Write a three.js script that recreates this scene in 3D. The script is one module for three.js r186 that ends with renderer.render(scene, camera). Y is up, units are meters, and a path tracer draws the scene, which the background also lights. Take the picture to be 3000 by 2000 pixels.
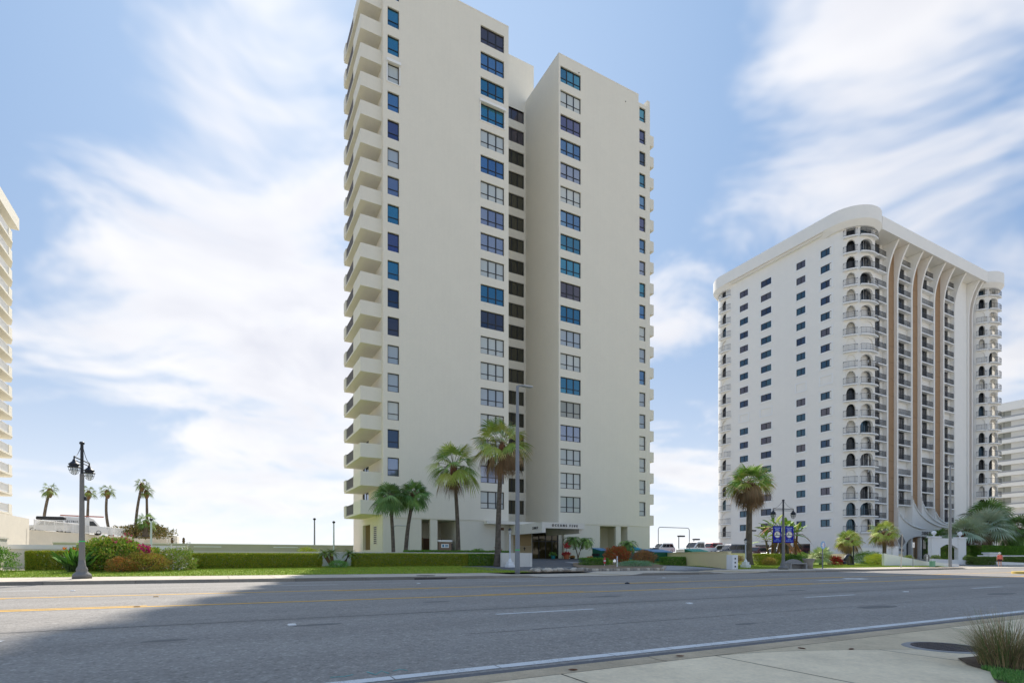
import * as THREE from 'three';
import { mergeGeometries, mergeVertices } from 'three/addons/utils/BufferGeometryUtils.js';
import { FontLoader } from 'three/addons/loaders/FontLoader.js';
import { TextGeometry } from 'three/addons/geometries/TextGeometry.js';
import { RoundedBoxGeometry } from 'three/addons/geometries/RoundedBoxGeometry.js';
import { MarchingCubes } from 'three/addons/objects/MarchingCubes.js';
import { ImprovedNoise } from 'three/addons/math/ImprovedNoise.js';

// ------------------------------------------------------------------ camera
// x runs along the road, y up, the road is crossed towards -z. D = -z is the distance across the road.
const scene = new THREE.Scene();
const EYE = 1.05, YAW = 28.232 * Math.PI / 180;
const camera = new THREE.PerspectiveCamera(64.011, 3000 / 2000, 0.05, 9000);
camera.position.set(0, EYE, 0);
camera.lookAt(Math.sin(YAW) * 10, EYE, -Math.cos(YAW) * 10);
camera.setViewOffset(3000, 2000, 0, -634, 3000, 2000);   // shift lens: verticals stay vertical
camera.updateProjectionMatrix();

const renderer = new THREE.WebGLRenderer({ antialias: true });
renderer.toneMapping = THREE.LinearToneMapping;
renderer.toneMappingExposure = 1.78;
renderer.shadowMap.enabled = true;
renderer.shadowMap.type = THREE.PCFSoftShadowMap;

// ------------------------------------------------------------------ random and noise
let seed = 1;
function rnd() { seed |= 0; seed = seed + 0x6D2B79F5 | 0; let t = Math.imul(seed ^ seed >>> 15, 1 | seed); t = t + Math.imul(t ^ t >>> 7, 61 | t) ^ t; return ((t ^ t >>> 14) >>> 0) / 4294967296; }
const rr = (a, b) => a + (b - a) * rnd();
const pick = a => a[Math.floor(rnd() * a.length)];
const noise3 = new ImprovedNoise();
const fbm = (x, y, z, o = 5, g = 0.5) => { let s = 0, a = 1, n = 0, f = 1; for (let i = 0; i < o; i++) { s += a * noise3.noise(x * f, y * f, z * f); n += a; a *= g; f *= 2.03; } return s / n; };
const clamp = (x, a = 0, b = 1) => Math.min(b, Math.max(a, x));
const sstep = (a, b, x) => { const t = clamp((x - a) / (b - a)); return t * t * (3 - 2 * t); };
const lerp = (a, b, t) => a + (b - a) * t;

// ------------------------------------------------------------------ sky: air, haze towards the horizon and high streaky cloud
const SUN = new THREE.Vector3(0.28, 0, -1).normalize().multiplyScalar(Math.cos(0.70)).setY(Math.sin(0.70));
{
  const W = 2048, H = 1024, data = new Float32Array(W * H * 4);
  const gau = (a, e, a0, e0, sa, se) => { let d = a - a0; d = Math.atan2(Math.sin(d), Math.cos(d)); return Math.exp(-(d * d) / (sa * sa) - ((e - e0) * (e - e0)) / (se * se)); };
  const dg = Math.PI / 180;
  for (let j = 0; j < H; j++) {
    const el = ((j + 0.5) / H - 0.5) * Math.PI, sy = Math.sin(el), cy = Math.cos(el);
    for (let i = 0; i < W; i++) {
      const az = ((i + 0.5) / W - 0.5) * 2 * Math.PI, dx = Math.cos(az) * cy, dz = Math.sin(az) * cy;
      const e = Math.max(el, 0), up = Math.max(sy, 0);
      const a = Math.atan2(dx, -dz) - YAW;                       // compass angle
      // clear air
      const k = Math.pow(1 - up, 4.2);
      let r = lerp(0.135, 0.58, k), g = lerp(0.255, 0.67, k), b = lerp(0.47, 0.78, k);
      const cs = dx * SUN.x + sy * SUN.y + dz * SUN.z, glow = Math.pow(Math.max(cs, 0), 6) * 0.22;
      r += glow; g += glow; b += glow * 0.9;
      // cloud sheet, seen in perspective overhead: soft banks with wispy streaks
      const q = 1 / (up + 0.20), px = dx * q, pz = dz * q, rx = px * 0.82 + pz * 0.57, rz = pz * 0.82 - px * 0.57;
      const wx = fbm(px * 0.8 + 3, pz * 0.8, 1.5, 3), wz = fbm(px * 0.8, pz * 0.8 + 9, 4.5, 3);
      const n1 = fbm(px * 0.75 + wx * 1.1 + 7, 2.2, pz * 0.75 + wz * 1.1 + 3, 6, 0.55);
      const n2 = fbm(rx * 1.3 + wx * 1.5, 8.2, rz * 2.9 + wz * 2.2 + 1, 6, 0.64);
      const n3 = fbm(px * 6 + wx * 3, 3.7, pz * 6 + wz * 3, 4, 0.6);
      let c = 0.29 + n1 * 1.35 + n2 * 0.9 + n3 * 0.42;
      c += 0.46 * gau(a, e, -24 * dg, 36 * dg, 11 * dg, 14 * dg) + 0.40 * gau(a, e, -20 * dg, 20 * dg, 18 * dg, 9 * dg);
      c += 0.40 * gau(a, e, 33 * dg, 33 * dg, 12 * dg, 9 * dg) + 0.32 * gau(a, e, 43 * dg, 19 * dg, 8 * dg, 7 * dg) + 0.2 * gau(a, e, 20 * dg, 22 * dg, 12 * dg, 5 * dg);
      c -= 0.80 * gau(a, e, 8 * dg, 42 * dg, 13 * dg, 14 * dg) + 0.5 * gau(a, e, -44 * dg, 36 * dg, 8 * dg, 12 * dg) + 0.4 * gau(a, e, 27 * dg, 24 * dg, 5 * dg, 6 * dg) + 0.35 * gau(a, e, -40 * dg, 20 * dg, 10 * dg, 4 * dg);
      const cov = sstep(0.06, 0.84, c) * 0.95;
      const body = sstep(0.25, 1.1, c), grey = clamp(0.5 + 1.1 * fbm(px * 2.1 + 11 + wx, 5, pz * 2.1 + wz, 5, 0.6)) * (0.35 + 0.65 * body);
      let cr = 0.695 - 0.21 * grey, cg = 0.692 - 0.195 * grey, cb = 0.71 - 0.145 * grey;
      const sunny = 1 + 0.16 * Math.pow(Math.max(cs, 0), 3); cr *= sunny; cg *= sunny; cb *= sunny * 0.99;
      r = lerp(r, cr, cov); g = lerp(g, cg, cov); b = lerp(b, cb, cov);
      // bright haze at the horizon
      const hz = Math.exp(-e / (6.5 * dg)) * 0.75;
      r = lerp(r, .80, hz); g = lerp(g, .80, hz); b = lerp(b, .79, hz);
      if (el < 0) { r = .84; g = .83; b = .82; }
      const o = (j * W + i) * 4, ss = 0.78; data[o] = r * ss; data[o + 1] = g * ss; data[o + 2] = b * ss; data[o + 3] = 1;
    }
  }
  const sky = new THREE.DataTexture(data, W, H, THREE.RGBAFormat, THREE.FloatType);
  sky.mapping = THREE.EquirectangularReflectionMapping; sky.magFilter = THREE.LinearFilter; sky.minFilter = THREE.LinearFilter; sky.needsUpdate = true;
  scene.background = sky; scene.environment = sky;
}
const sun = new THREE.DirectionalLight(new THREE.Color(1, 0.93, 0.83), 3.4);
sun.position.copy(SUN).multiplyScalar(260).add(new THREE.Vector3(30, 0, -40));
sun.target.position.set(30, 0, -40);
sun.castShadow = true; sun.shadow.radius = 1.6;
Object.assign(sun.shadow.camera, { left: -190, right: 190, top: 190, bottom: -190, near: 10, far: 700 });
sun.shadow.mapSize.set(4096, 4096); sun.shadow.bias = -0.0005;
scene.add(sun, sun.target);

// ------------------------------------------------------------------ textures and materials
function tileNoise(n, cells, s) {            // periodic value noise, n x n
  const L = new Float32Array(cells * cells); const keep = seed; seed = s; for (let i = 0; i < L.length; i++) L[i] = rnd(); seed = keep;
  const out = new Float32Array(n * n);
  for (let y = 0; y < n; y++) for (let x = 0; x < n; x++) {
    const fx = x / n * cells, fy = y / n * cells, x0 = Math.floor(fx), y0 = Math.floor(fy); let tx = fx - x0, ty = fy - y0; tx = tx * tx * (3 - 2 * tx); ty = ty * ty * (3 - 2 * ty);
    const a = L[(y0 % cells) * cells + x0 % cells], b = L[(y0 % cells) * cells + (x0 + 1) % cells], c = L[((y0 + 1) % cells) * cells + x0 % cells], d = L[((y0 + 1) % cells) * cells + (x0 + 1) % cells];
    out[y * n + x] = lerp(lerp(a, b, tx), lerp(c, d, tx), ty);
  }
  return out;
}
function layered(n, spec, s) { const o = new Float32Array(n * n); let tot = 0; spec.forEach(([cells, amp], i) => { const t = tileNoise(n, cells, s + i * 77); tot += amp; for (let k = 0; k < o.length; k++) o[k] += t[k] * amp; }); for (let k = 0; k < o.length; k++) o[k] /= tot; return o; }
function tex(n, fn, metres, srgb = true) {    // fn(k,x,y) -> [r,g,b] linear 0..1 (colour) or value
  const d = new Uint8Array(n * n * 4);
  const enc = v => { v = clamp(v); return Math.round(255 * (srgb ? (v <= 0.0031308 ? v * 12.92 : 1.055 * Math.pow(v, 1 / 2.4) - 0.055) : v)); };
  for (let y = 0; y < n; y++) for (let x = 0; x < n; x++) { const k = y * n + x, v = fn(k, x, y); const a = Array.isArray(v) ? v : [v, v, v]; d[k * 4] = enc(a[0]); d[k * 4 + 1] = enc(a[1]); d[k * 4 + 2] = enc(a[2]); d[k * 4 + 3] = 255; }
  const t = new THREE.DataTexture(d, n, n); t.wrapS = t.wrapT = THREE.RepeatWrapping; t.magFilter = THREE.LinearFilter; t.minFilter = THREE.LinearMipmapLinearFilter; t.generateMipmaps = true; t.anisotropy = 8;
  if (srgb) t.colorSpace = THREE.SRGBColorSpace; t.repeat.set(1 / metres, 1 / metres); t.needsUpdate = true; return t;
}
const mottle = layered(512, [[4, 1], [11, .7], [37, .5], [128, .4]], 11);
const fine = layered(512, [[64, .5], [170, .7], [256, 1]], 29);
const coarse = layered(256, [[3, 1], [7, .8], [17, .5], [41, .3]], 53);
const streak = (() => { const t = tileNoise(256, 64, 91), o = new Float32Array(256 * 256); for (let y = 0; y < 256; y++) for (let x = 0; x < 256; x++) { let s = 0; for (let k = 0; k < 24; k++) s += t[((y + k * 4) % 256) * 256 + x]; o[y * 256 + x] = s / 24; } return o; })();
const bumpFine = tex(512, k => fine[k], 1.2, false), bumpMot = tex(512, k => mottle[k] * .6 + fine[k] * .4, 2, false);
const mul = (c, m) => [c[0] * m, c[1] * m, c[2] * m];
function mottled(c, amp, metres, f = 0.4) { return tex(512, k => mul(c, 1 + amp * ((mottle[k] - .5) * 2 * (1 - f) + (fine[k] - .5) * 2 * f)), metres); }
const M = {};
const std = (o) => new THREE.MeshStandardMaterial(o);
const col = (r, g, b) => new THREE.Color().setRGB(r, g, b);
M.stucco = std({ map: tex(512, (k, x, y) => { const st = streak[(y >> 1) * 256 + (x >> 1)]; const v = 1 + .07 * (mottle[k] - .5) + .05 * (fine[k] - .5) + .09 * (st - .5); return [.77 * v, .728 * v, .622 * v]; }, 8.3), roughness: .93, bumpMap: bumpFine, bumpScale: .004 });
M.stuccoPale = std({ map: mottled([.75, .72, .64], .07, 6, .3), roughness: .93, bumpMap: bumpFine, bumpScale: .004 });
M.podium = std({ map: mottled([.73, .69, .59], .06, 6, .25), roughness: .93, bumpMap: bumpFine, bumpScale: .004 });
M.deckWall = std({ map: mottled([.70, .66, .57], .13, 5, .35), roughness: .95, bumpMap: bumpMot, bumpScale: .01 });
M.gardenWall = std({ map: mottled([.70, .675, .61], .09, 3.7, .3), roughness: .95, bumpMap: bumpFine, bumpScale: .004 });
M.yellowWall = std({ map: mottled([.85, .73, .43], .06, 4, .25), roughness: .93, bumpMap: bumpFine, bumpScale: .004 });
M.white = std({ map: mottled([.84, .82, .775], .05, 6, .2), roughness: .9, bumpMap: bumpFine, bumpScale: .003 });
M.whiteTrim = std({ color: col(.83, .83, .82), roughness: .8 });
M.farWall = std({ map: mottled([.82, .82, .80], .05, 8, .2), roughness: .9 });
M.brick = std({ map: mottled([.36, .225, .125], .22, 2.2, .6), roughness: .95, bumpMap: bumpFine, bumpScale: .01 });
M.bronze = std({ color: col(.030, .030, .034), roughness: .45, metalness: .3 });
M.darkMetal = std({ color: col(.035, .038, .045), roughness: .5, metalness: .4 });
M.blackRail = std({ color: col(.045, .05, .06), roughness: .6 });
M.bronzeRail = std({ color: col(.2, .185, .185), roughness: .6 });
M.whiteRail = std({ color: col(.78, .79, .80), roughness: .6 });
M.greyPole = std({ map: mottled([.235, .25, .27], .1, 1.5, .5), roughness: .55, metalness: .35 });
M.concretePole = std({ map: mottled([.20, .195, .185], .2, 1.2, .6), roughness: .85, bumpMap: bumpFine, bumpScale: .004 });
M.palePole = std({ color: col(.62, .66, .72), roughness: .6 });
M.greenTape = std({ color: col(.05, .55, .13), roughness: .5 });
M.roadPaint = std({ map: tex(512, k => { const w = mottle[k] * .5 + fine[k] * .5; const m = w > .40 ? 1 : .62; return [.70 * m, .71 * m, .70 * m]; }, 1.1), roughness: .75 });
M.yellowPaint = std({ map: tex(512, k => { const w = mottle[k] * .5 + fine[k] * .5; const m = w > .35 ? 1 : .3; return [lerp(.24, .80, m), lerp(.21, .44, m), lerp(.17, .04, m)]; }, 1.3), roughness: .8 });
M.asphalt = std({ map: tex(1024 / 2, (k) => { const s = fine[k], v = .268 + (mottle[k] - .5) * .05 + (s - .5) * .15 + (s > .68 ? .07 : 0) - (s < .32 ? .04 : 0); return [v * 1.06, v * .98, v * .88]; }, 4.1), roughness: .9, bumpMap: tex(512, k => fine[k], 1.7, false), bumpScale: .006 });
M.rampConcrete = std({ map: mottled([.36, .36, .36], .2, 2.9, .4), roughness: .92 });
M.tar = std({ color: col(.075, .074, .075), roughness: .7 });
M.oilStain = std({ map: mottled([.15, .147, .14], .3, .7, .7), roughness: .8 });
M.driveAsphalt = std({ map: tex(512, k => { const v = .13 + (mottle[k] - .5) * .05 + (fine[k] - .5) * .05; return [v * .98, v, v * 1.05]; }, 3.1), roughness: .9, bumpMap: bumpFine, bumpScale: .004 });
M.concrete = std({ map: tex(512, k => { const v = 1 + (mottle[k] - .5) * .32 + (fine[k] - .5) * .16; return [.58 * v, .51 * v, .41 * v]; }, 3.3), roughness: .92, bumpMap: bumpFine, bumpScale: .003 });
M.concreteNear = std({ map: tex(512, k => { const v = 1 + (mottle[k] - .5) * .5 + (fine[k] - .5) * .24; return [.78 * v, .65 * v, .455 * v]; }, 4.3), roughness: .92, bumpMap: bumpFine, bumpScale: .003 });
M.gutter = std({ map: tex(512, k => { const v = 1 + (mottle[k] - .5) * .7 + (fine[k] - .5) * .3; return [.50 * v, .40 * v, .27 * v]; }, 1.9), roughness: .95, bumpMap: bumpFine, bumpScale: .004 });
M.kerb = std({ map: tex(512, k => { const v = 1 + (mottle[k] - .5) * .6 + (fine[k] - .5) * .3; return [.25 * v, .22 * v, .18 * v]; }, 2.1), roughness: .95 });
M.soil = std({ map: mottled([.12, .085, .055], .5, 1.3, .6), roughness: 1, bumpMap: bumpMot, bumpScale: .03 });
M.mulch = std({ map: mottled([.26, .19, .12], .5, 1.1, .7), roughness: 1, bumpMap: bumpMot, bumpScale: .03 });
M.turf = std({ map: tex(512, k => { const v = 1 + (mottle[k] - .5) * .8 + (fine[k] - .5) * .6; return [.24 * v, .33 * v, .03 * v]; }, 1.7), roughness: 1 });
M.sand = std({ map: mottled([.45, .40, .31], .2, 9, .4), roughness: 1 });
M.sea = std({ color: col(.05, .12, .16), roughness: .25 });
M.iron = std({ map: mottled([.075, .062, .06], .5, .5, .6), roughness: .8, metalness: .2 });
M.stone = std({ map: mottled([.34, .30, .25], .35, .9, .5), roughness: .95, bumpMap: bumpMot, bumpScale: .02 });
M.greyConcrete = std({ map: mottled([.30, .29, .28], .2, 1.4, .5), roughness: .9 });
M.bark = std({ map: tex(256, (k, x, y) => { const ring = .75 + .25 * Math.sin(y / 256 * Math.PI * 2 * 9 + 2 * coarse[k]); const v = (.6 + coarse[k] * .9) * ring; return [.165 * v, .135 * v, .105 * v]; }, 1), roughness: 1, bumpMap: tex(256, (k, x, y) => .5 + .3 * Math.sin(y / 256 * Math.PI * 2 * 9) + .4 * (coarse[k] - .5), 1, false), bumpScale: .03 });
M.barkRed = std({ map: tex(256, (k, x, y) => { const v = .5 + coarse[k]; return [.20 * v, .085 * v, .045 * v]; }, .7), roughness: 1, bumpMap: bumpMot, bumpScale: .03 });
M.thatch = std({ map: mottled([.17, .10, .05], .6, .6, .6), roughness: 1, bumpMap: bumpMot, bumpScale: .05 });
const leafMat = (tr = .22) => new THREE.MeshPhysicalMaterial({ vertexColors: true, side: THREE.DoubleSide, roughness: .75, transmission: tr, thickness: 0 });
M.leaf = leafMat(.12); M.leaf.color.setRGB(3.35, 3.05, 2.2); M.leafDry = std({ vertexColors: true, side: THREE.DoubleSide, roughness: .95 });
M.leafDry.color.setRGB(1.35, 1.3, 1.25);
M.petal = new THREE.MeshPhysicalMaterial({ vertexColors: true, side: THREE.DoubleSide, roughness: .8, transmission: .25, thickness: 0 });
M.glassDark = std({ color: col(.02, .024, .03), roughness: .06, metalness: 0 });
M.tyre = std({ color: col(.015, .015, .016), roughness: .9 });
M.rim = std({ color: col(.4, .41, .42), roughness: .35, metalness: .8 });
M.lamp = std({ color: col(.75, .75, .72), roughness: .3 });
M.tail = std({ color: col(.35, .02, .02), roughness: .3 });
M.lensGlass = new THREE.MeshPhysicalMaterial({ color: col(.8, .82, .82), roughness: .35, transmission: .7, thickness: 0 });
M.terracotta = std({ map: mottled([.50, .16, .07], .2, .6, .5), roughness: .9 });
M.bluePaint = std({ color: col(.03, .2, .4), roughness: .5 });
M.cyanLid = std({ color: col(.02, .38, .55), roughness: .5 });
M.greenPaint = std({ map: mottled([.012, .13, .075], .25, 1.2, .5), roughness: .55 });
M.tealPaint = std({ color: col(.02, .24, .26), roughness: .5 });
M.brownDoor = std({ color: col(.14, .065, .03), roughness: .6 });
M.tanPanel = std({ map: mottled([.46, .34, .19], .1, 3, .4), roughness: .85 });
M.cabinet = std({ map: mottled([.24, .16, .12], .15, 1.4, .4), roughness: .8 });
M.goldGlass = std({ color: col(.06, .045, .02), roughness: .05, metalness: .35 });
// reflective film and blinds behind window panes
const film = (r, g, b, m = .75, ro = .06) => std({ color: col(r, g, b), metalness: m, roughness: ro });
const slats = tex(128, (k, x) => { const v = .9 + .1 * Math.cos(x / 128 * Math.PI * 2 * 8); return v; }, 1);
const blind = (r, g, b) => new THREE.MeshPhysicalMaterial({ color: col(r, g, b), map: slats, roughness: .7, clearcoat: 1, clearcoatRoughness: .04 });
M.pane = {
  b: [film(.13, .24, .38), film(.10, .19, .32), film(.15, .26, .38)],       // blue film
  t: [film(.07, .22, .31), film(.06, .18, .27), film(.08, .25, .34)],       // teal film
  n: [film(.09, .11, .23), film(.12, .13, .22), film(.08, .10, .19)],       // indigo curtain
  d: [film(.05, .08, .13, .6), film(.06, .07, .10, .6), film(.04, .06, .10, .6)],   // dark
  g: [film(.22, .26, .36, .65), film(.26, .30, .38, .65), film(.19, .23, .33, .65)],   // blue grey
  w: [blind(.56, .60, .58), blind(.50, .55, .55), blind(.60, .63, .60)],    // pale blinds
  l: [blind(.38, .45, .52), blind(.34, .42, .50), blind(.42, .48, .54)],    // bluish blinds
  y: [blind(.34, .36, .33), blind(.30, .32, .29), blind(.37, .38, .34)],    // grey green blinds
  q: [film(.05, .10, .14, .6), film(.045, .085, .12, .6), film(.06, .12, .15, .6)],   // dark teal
  k: [film(.12, .11, .13, .5), film(.10, .09, .11, .5), film(.13, .12, .13, .5)],     // grey brown
  o: [film(.085, .085, .065, .4, .15), film(.07, .07, .055, .4, .15), film(.10, .098, .075, .4, .15)],   // olive
};

// ------------------------------------------------------------------ scene helpers
const used = new Map();
function numbered(n) { const k = used.get(n) || 0; used.set(n, k + 1); return k ? `${n}_${String(k).padStart(3, '0')}` : n; }
function shadows(o) { o.traverse(m => { if (m.isMesh) { m.castShadow = true; m.receiveShadow = true; } }); return o; }
function thing(name, label, category, pos = [0, 0, 0], turn = 0, group) {
  const o = new THREE.Group(); o.name = numbered(name); o.position.set(pos[0], pos[1], pos[2]); o.rotation.y = turn;
  o.userData = { label, category }; if (group) o.userData.group = group; scene.add(o); return o;
}
function sub(parent, name, pos = [0, 0, 0]) { const o = new THREE.Group(); o.name = name; o.position.set(...pos); parent.add(o); return o; }
function clean(g) { let q = g.index ? g.toNonIndexed() : g; const out = new THREE.BufferGeometry(); out.setAttribute('position', q.attributes.position); if (!q.attributes.normal) q.computeVertexNormals(); out.setAttribute('normal', q.attributes.normal); out.setAttribute('uv', q.attributes.uv || new THREE.BufferAttribute(new Float32Array(q.attributes.position.count * 2), 2)); return out; }
function uvm(g) {                               // uv in metres by facing
  const p = g.attributes.position, n = g.attributes.normal, uv = g.attributes.uv;
  for (let i = 0; i < p.count; i += 3) {
    let nx = 0, ny = 0, nz = 0; for (let k = 0; k < 3; k++) { nx += n.getX(i + k); ny += n.getY(i + k); nz += n.getZ(i + k); }
    nx = Math.abs(nx); ny = Math.abs(ny); nz = Math.abs(nz);
    for (let k = 0; k < 3; k++) { const x = p.getX(i + k), y = p.getY(i + k), z = p.getZ(i + k); if (ny >= nx && ny >= nz) uv.setXY(i + k, x, z); else if (nz >= nx) uv.setXY(i + k, x, y); else uv.setXY(i + k, z, y); }
  }
  return g;
}
const merge = (list) => { const g = uvm(mergeGeometries(list.map(clean))); return g; };
function mesh(name, list, mat, parent) { const g = Array.isArray(list) ? merge(list) : list; const m = new THREE.Mesh(g, mat); m.name = name; m.castShadow = m.receiveShadow = true; (parent || scene).add(m); return m; }
function one(name, list, mat, label, category, group) { const m = mesh(numbered(name), list, mat); m.userData = { label, category }; if (group) m.userData.group = group; return m; }
function setting(name, list, mat) { const m = mesh(numbered(name), list, mat); m.userData = { kind: 'structure' }; return m; }
const bx = (x0, x1, y0, y1, d0, d1) => new THREE.BoxGeometry(x1 - x0, y1 - y0, d1 - d0).translate((x0 + x1) / 2, (y0 + y1) / 2, -(d0 + d1) / 2);
const rbx = (x0, x1, y0, y1, d0, d1, r = .03) => new RoundedBoxGeometry(x1 - x0, y1 - y0, d1 - d0, 2, r).translate((x0 + x1) / 2, (y0 + y1) / 2, -(d0 + d1) / 2);
const cyl = (r0, r1, h, x, y, z, n = 16) => new THREE.CylinderGeometry(r1, r0, h, n).translate(x, y + h / 2, z);
const V = (x, y, z) => new THREE.Vector3(x, y, z);
function bar(a, b, r, n = 6) { const d = b.clone().sub(a), L = d.length(); return new THREE.CylinderGeometry(r, r, L, n).translate(0, L / 2, 0).applyQuaternion(new THREE.Quaternion().setFromUnitVectors(V(0, 1, 0), d.normalize())).translate(a.x, a.y, a.z); }
const lathe = (pts, n = 24) => new THREE.LatheGeometry(pts.map(p => new THREE.Vector2(p[0], p[1])), n);
function tube(points, radii, n = 8, flat = 1) {     // tapered tube through points
  const P = [], U = [], I = []; let len = 0;
  for (let i = 0; i < points.length; i++) {
    const a = points[Math.max(0, i - 1)], b = points[Math.min(points.length - 1, i + 1)], t = b.clone().sub(a).normalize();
    let s = new THREE.Vector3().crossVectors(t, Math.abs(t.y) > .9 ? V(1, 0, 0) : V(0, 1, 0)).normalize(); const u = new THREE.Vector3().crossVectors(s, t).normalize();
    if (i) len += points[i].distanceTo(points[i - 1]);
    for (let k = 0; k <= n; k++) { const q = k / n * Math.PI * 2, p = points[i].clone().addScaledVector(s, Math.cos(q) * radii[i]).addScaledVector(u, Math.sin(q) * radii[i] * flat); P.push(p.x, p.y, p.z); U.push(k / n * Math.max(1, Math.round(radii[0] * 6.28)), len); }
  }
  for (let i = 0; i < points.length - 1; i++) for (let k = 0; k < n; k++) { const a = i * (n + 1) + k, b = a + n + 1; I.push(a, a + 1, b, b, a + 1, b + 1); }
  const g = new THREE.BufferGeometry(); g.setAttribute('position', new THREE.Float32BufferAttribute(P, 3)); g.setAttribute('uv', new THREE.Float32BufferAttribute(U, 2)); g.setIndex(I); g.computeVertexNormals(); return g;
}
function wallShape(u0, u1, y0, y1, holes, th) {       // wall in the (u,y) plane, thickness th towards -z
  const s = new THREE.Shape(); s.moveTo(u0, y0); s.lineTo(u1, y0); s.lineTo(u1, y1); s.lineTo(u0, y1); s.closePath();
  for (const [a, b, c, d] of holes) { const h = new THREE.Path(); h.moveTo(a, c); h.lineTo(a, d); h.lineTo(b, d); h.lineTo(b, c); h.closePath(); s.holes.push(h); }
  return new THREE.ExtrudeGeometry(s, { depth: th, bevelEnabled: false }).translate(0, 0, -th);
}
// a sheet over x in [x0,x1], D between dn(x) and df(x), height y(x,D)
function sheet(x0, x1, nx, dn, df, nd, yf) {
  const P = [], I = [], U = [];
  for (let i = 0; i <= nx; i++) for (let j = 0; j <= nd; j++) { const x = lerp(x0, x1, i / nx), a = dn(x), b = df(x), d = lerp(a, b, j / nd); P.push(x, yf(x, d), -d); U.push(x, -d); }
  for (let i = 0; i < nx; i++) for (let j = 0; j < nd; j++) { const a = i * (nd + 1) + j, b = a + nd + 1; I.push(a, b, a + 1, a + 1, b, b + 1); }
  const g = new THREE.BufferGeometry(); g.setAttribute('position', new THREE.Float32BufferAttribute(P, 3)); g.setAttribute('uv', new THREE.Float32BufferAttribute(U, 2)); g.setIndex(I); g.computeVertexNormals();
  return g;
}

// ================================================================== GROUND
const skew = x => clamp(13 - x, 0, 45);
const kerbD = x => 25.0 + skew(x) * .115;
const backD = x => kerbD(x) + 5.0 + skew(x) * .03;
const dip = (x, a, b) => 1 - sstep(a - .9, a, x) * (1 - sstep(b, b + .9, x));
const swY = x => .03 + .11 * dip(x, 15.2, 21.6) * dip(x, 28.9, 33.2) * (1 - sstep(61, 62.5, x));
function gy(x, d) { const b = backD(x); if (d < b) return .13; if (d < b + 7) return lerp(.13, .3, sstep(b, b + 7, d)); return lerp(.3, .95, sstep(b + 7, b + 21, d)); }
{
  const prof = [[-400, -.08], [3.5, -.08], [30, -.08], [31.5, .06], [38, .2], [52, .85], [112, .85], [114, -1.8], [160, -3.2]];
  const py = d => { for (let i = 1; i < prof.length; i++) if (d <= prof[i][0]) return lerp(prof[i - 1][1], prof[i][1], (d - prof[i - 1][0]) / (prof[i][0] - prof[i - 1][0])); return -3.2; };
  const ds = [-400, -40, 0, 3.5, 10, 20, 30, 31.5, 34, 36, 38, 42, 46, 50, 52, 60, 80, 112, 114, 160], P = [], I = [], U = [], xs = [-900, -300, -100, -50, 0, 50, 100, 160, 300, 900];
  xs.forEach(x => ds.forEach(d => { P.push(x, py(d), -d); U.push(x, -d); }));
  for (let i = 0; i < xs.length - 1; i++) for (let j = 0; j < ds.length - 1; j++) { const a = i * ds.length + j, b = a + ds.length; I.push(a, b, a + 1, a + 1, b, b + 1); }
  const g = new THREE.BufferGeometry(); g.setAttribute('position', new THREE.Float32BufferAttribute(P, 3)); g.setAttribute('uv', new THREE.Float32BufferAttribute(U, 2)); g.setIndex(I); g.computeVertexNormals();
  setting('ground', g, M.sand);
  const sea = new THREE.PlaneGeometry(9000, 4200).rotateX(-Math.PI / 2).translate(0, -2.9, -2250); setting('ocean', sea, M.sea);
}
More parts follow.
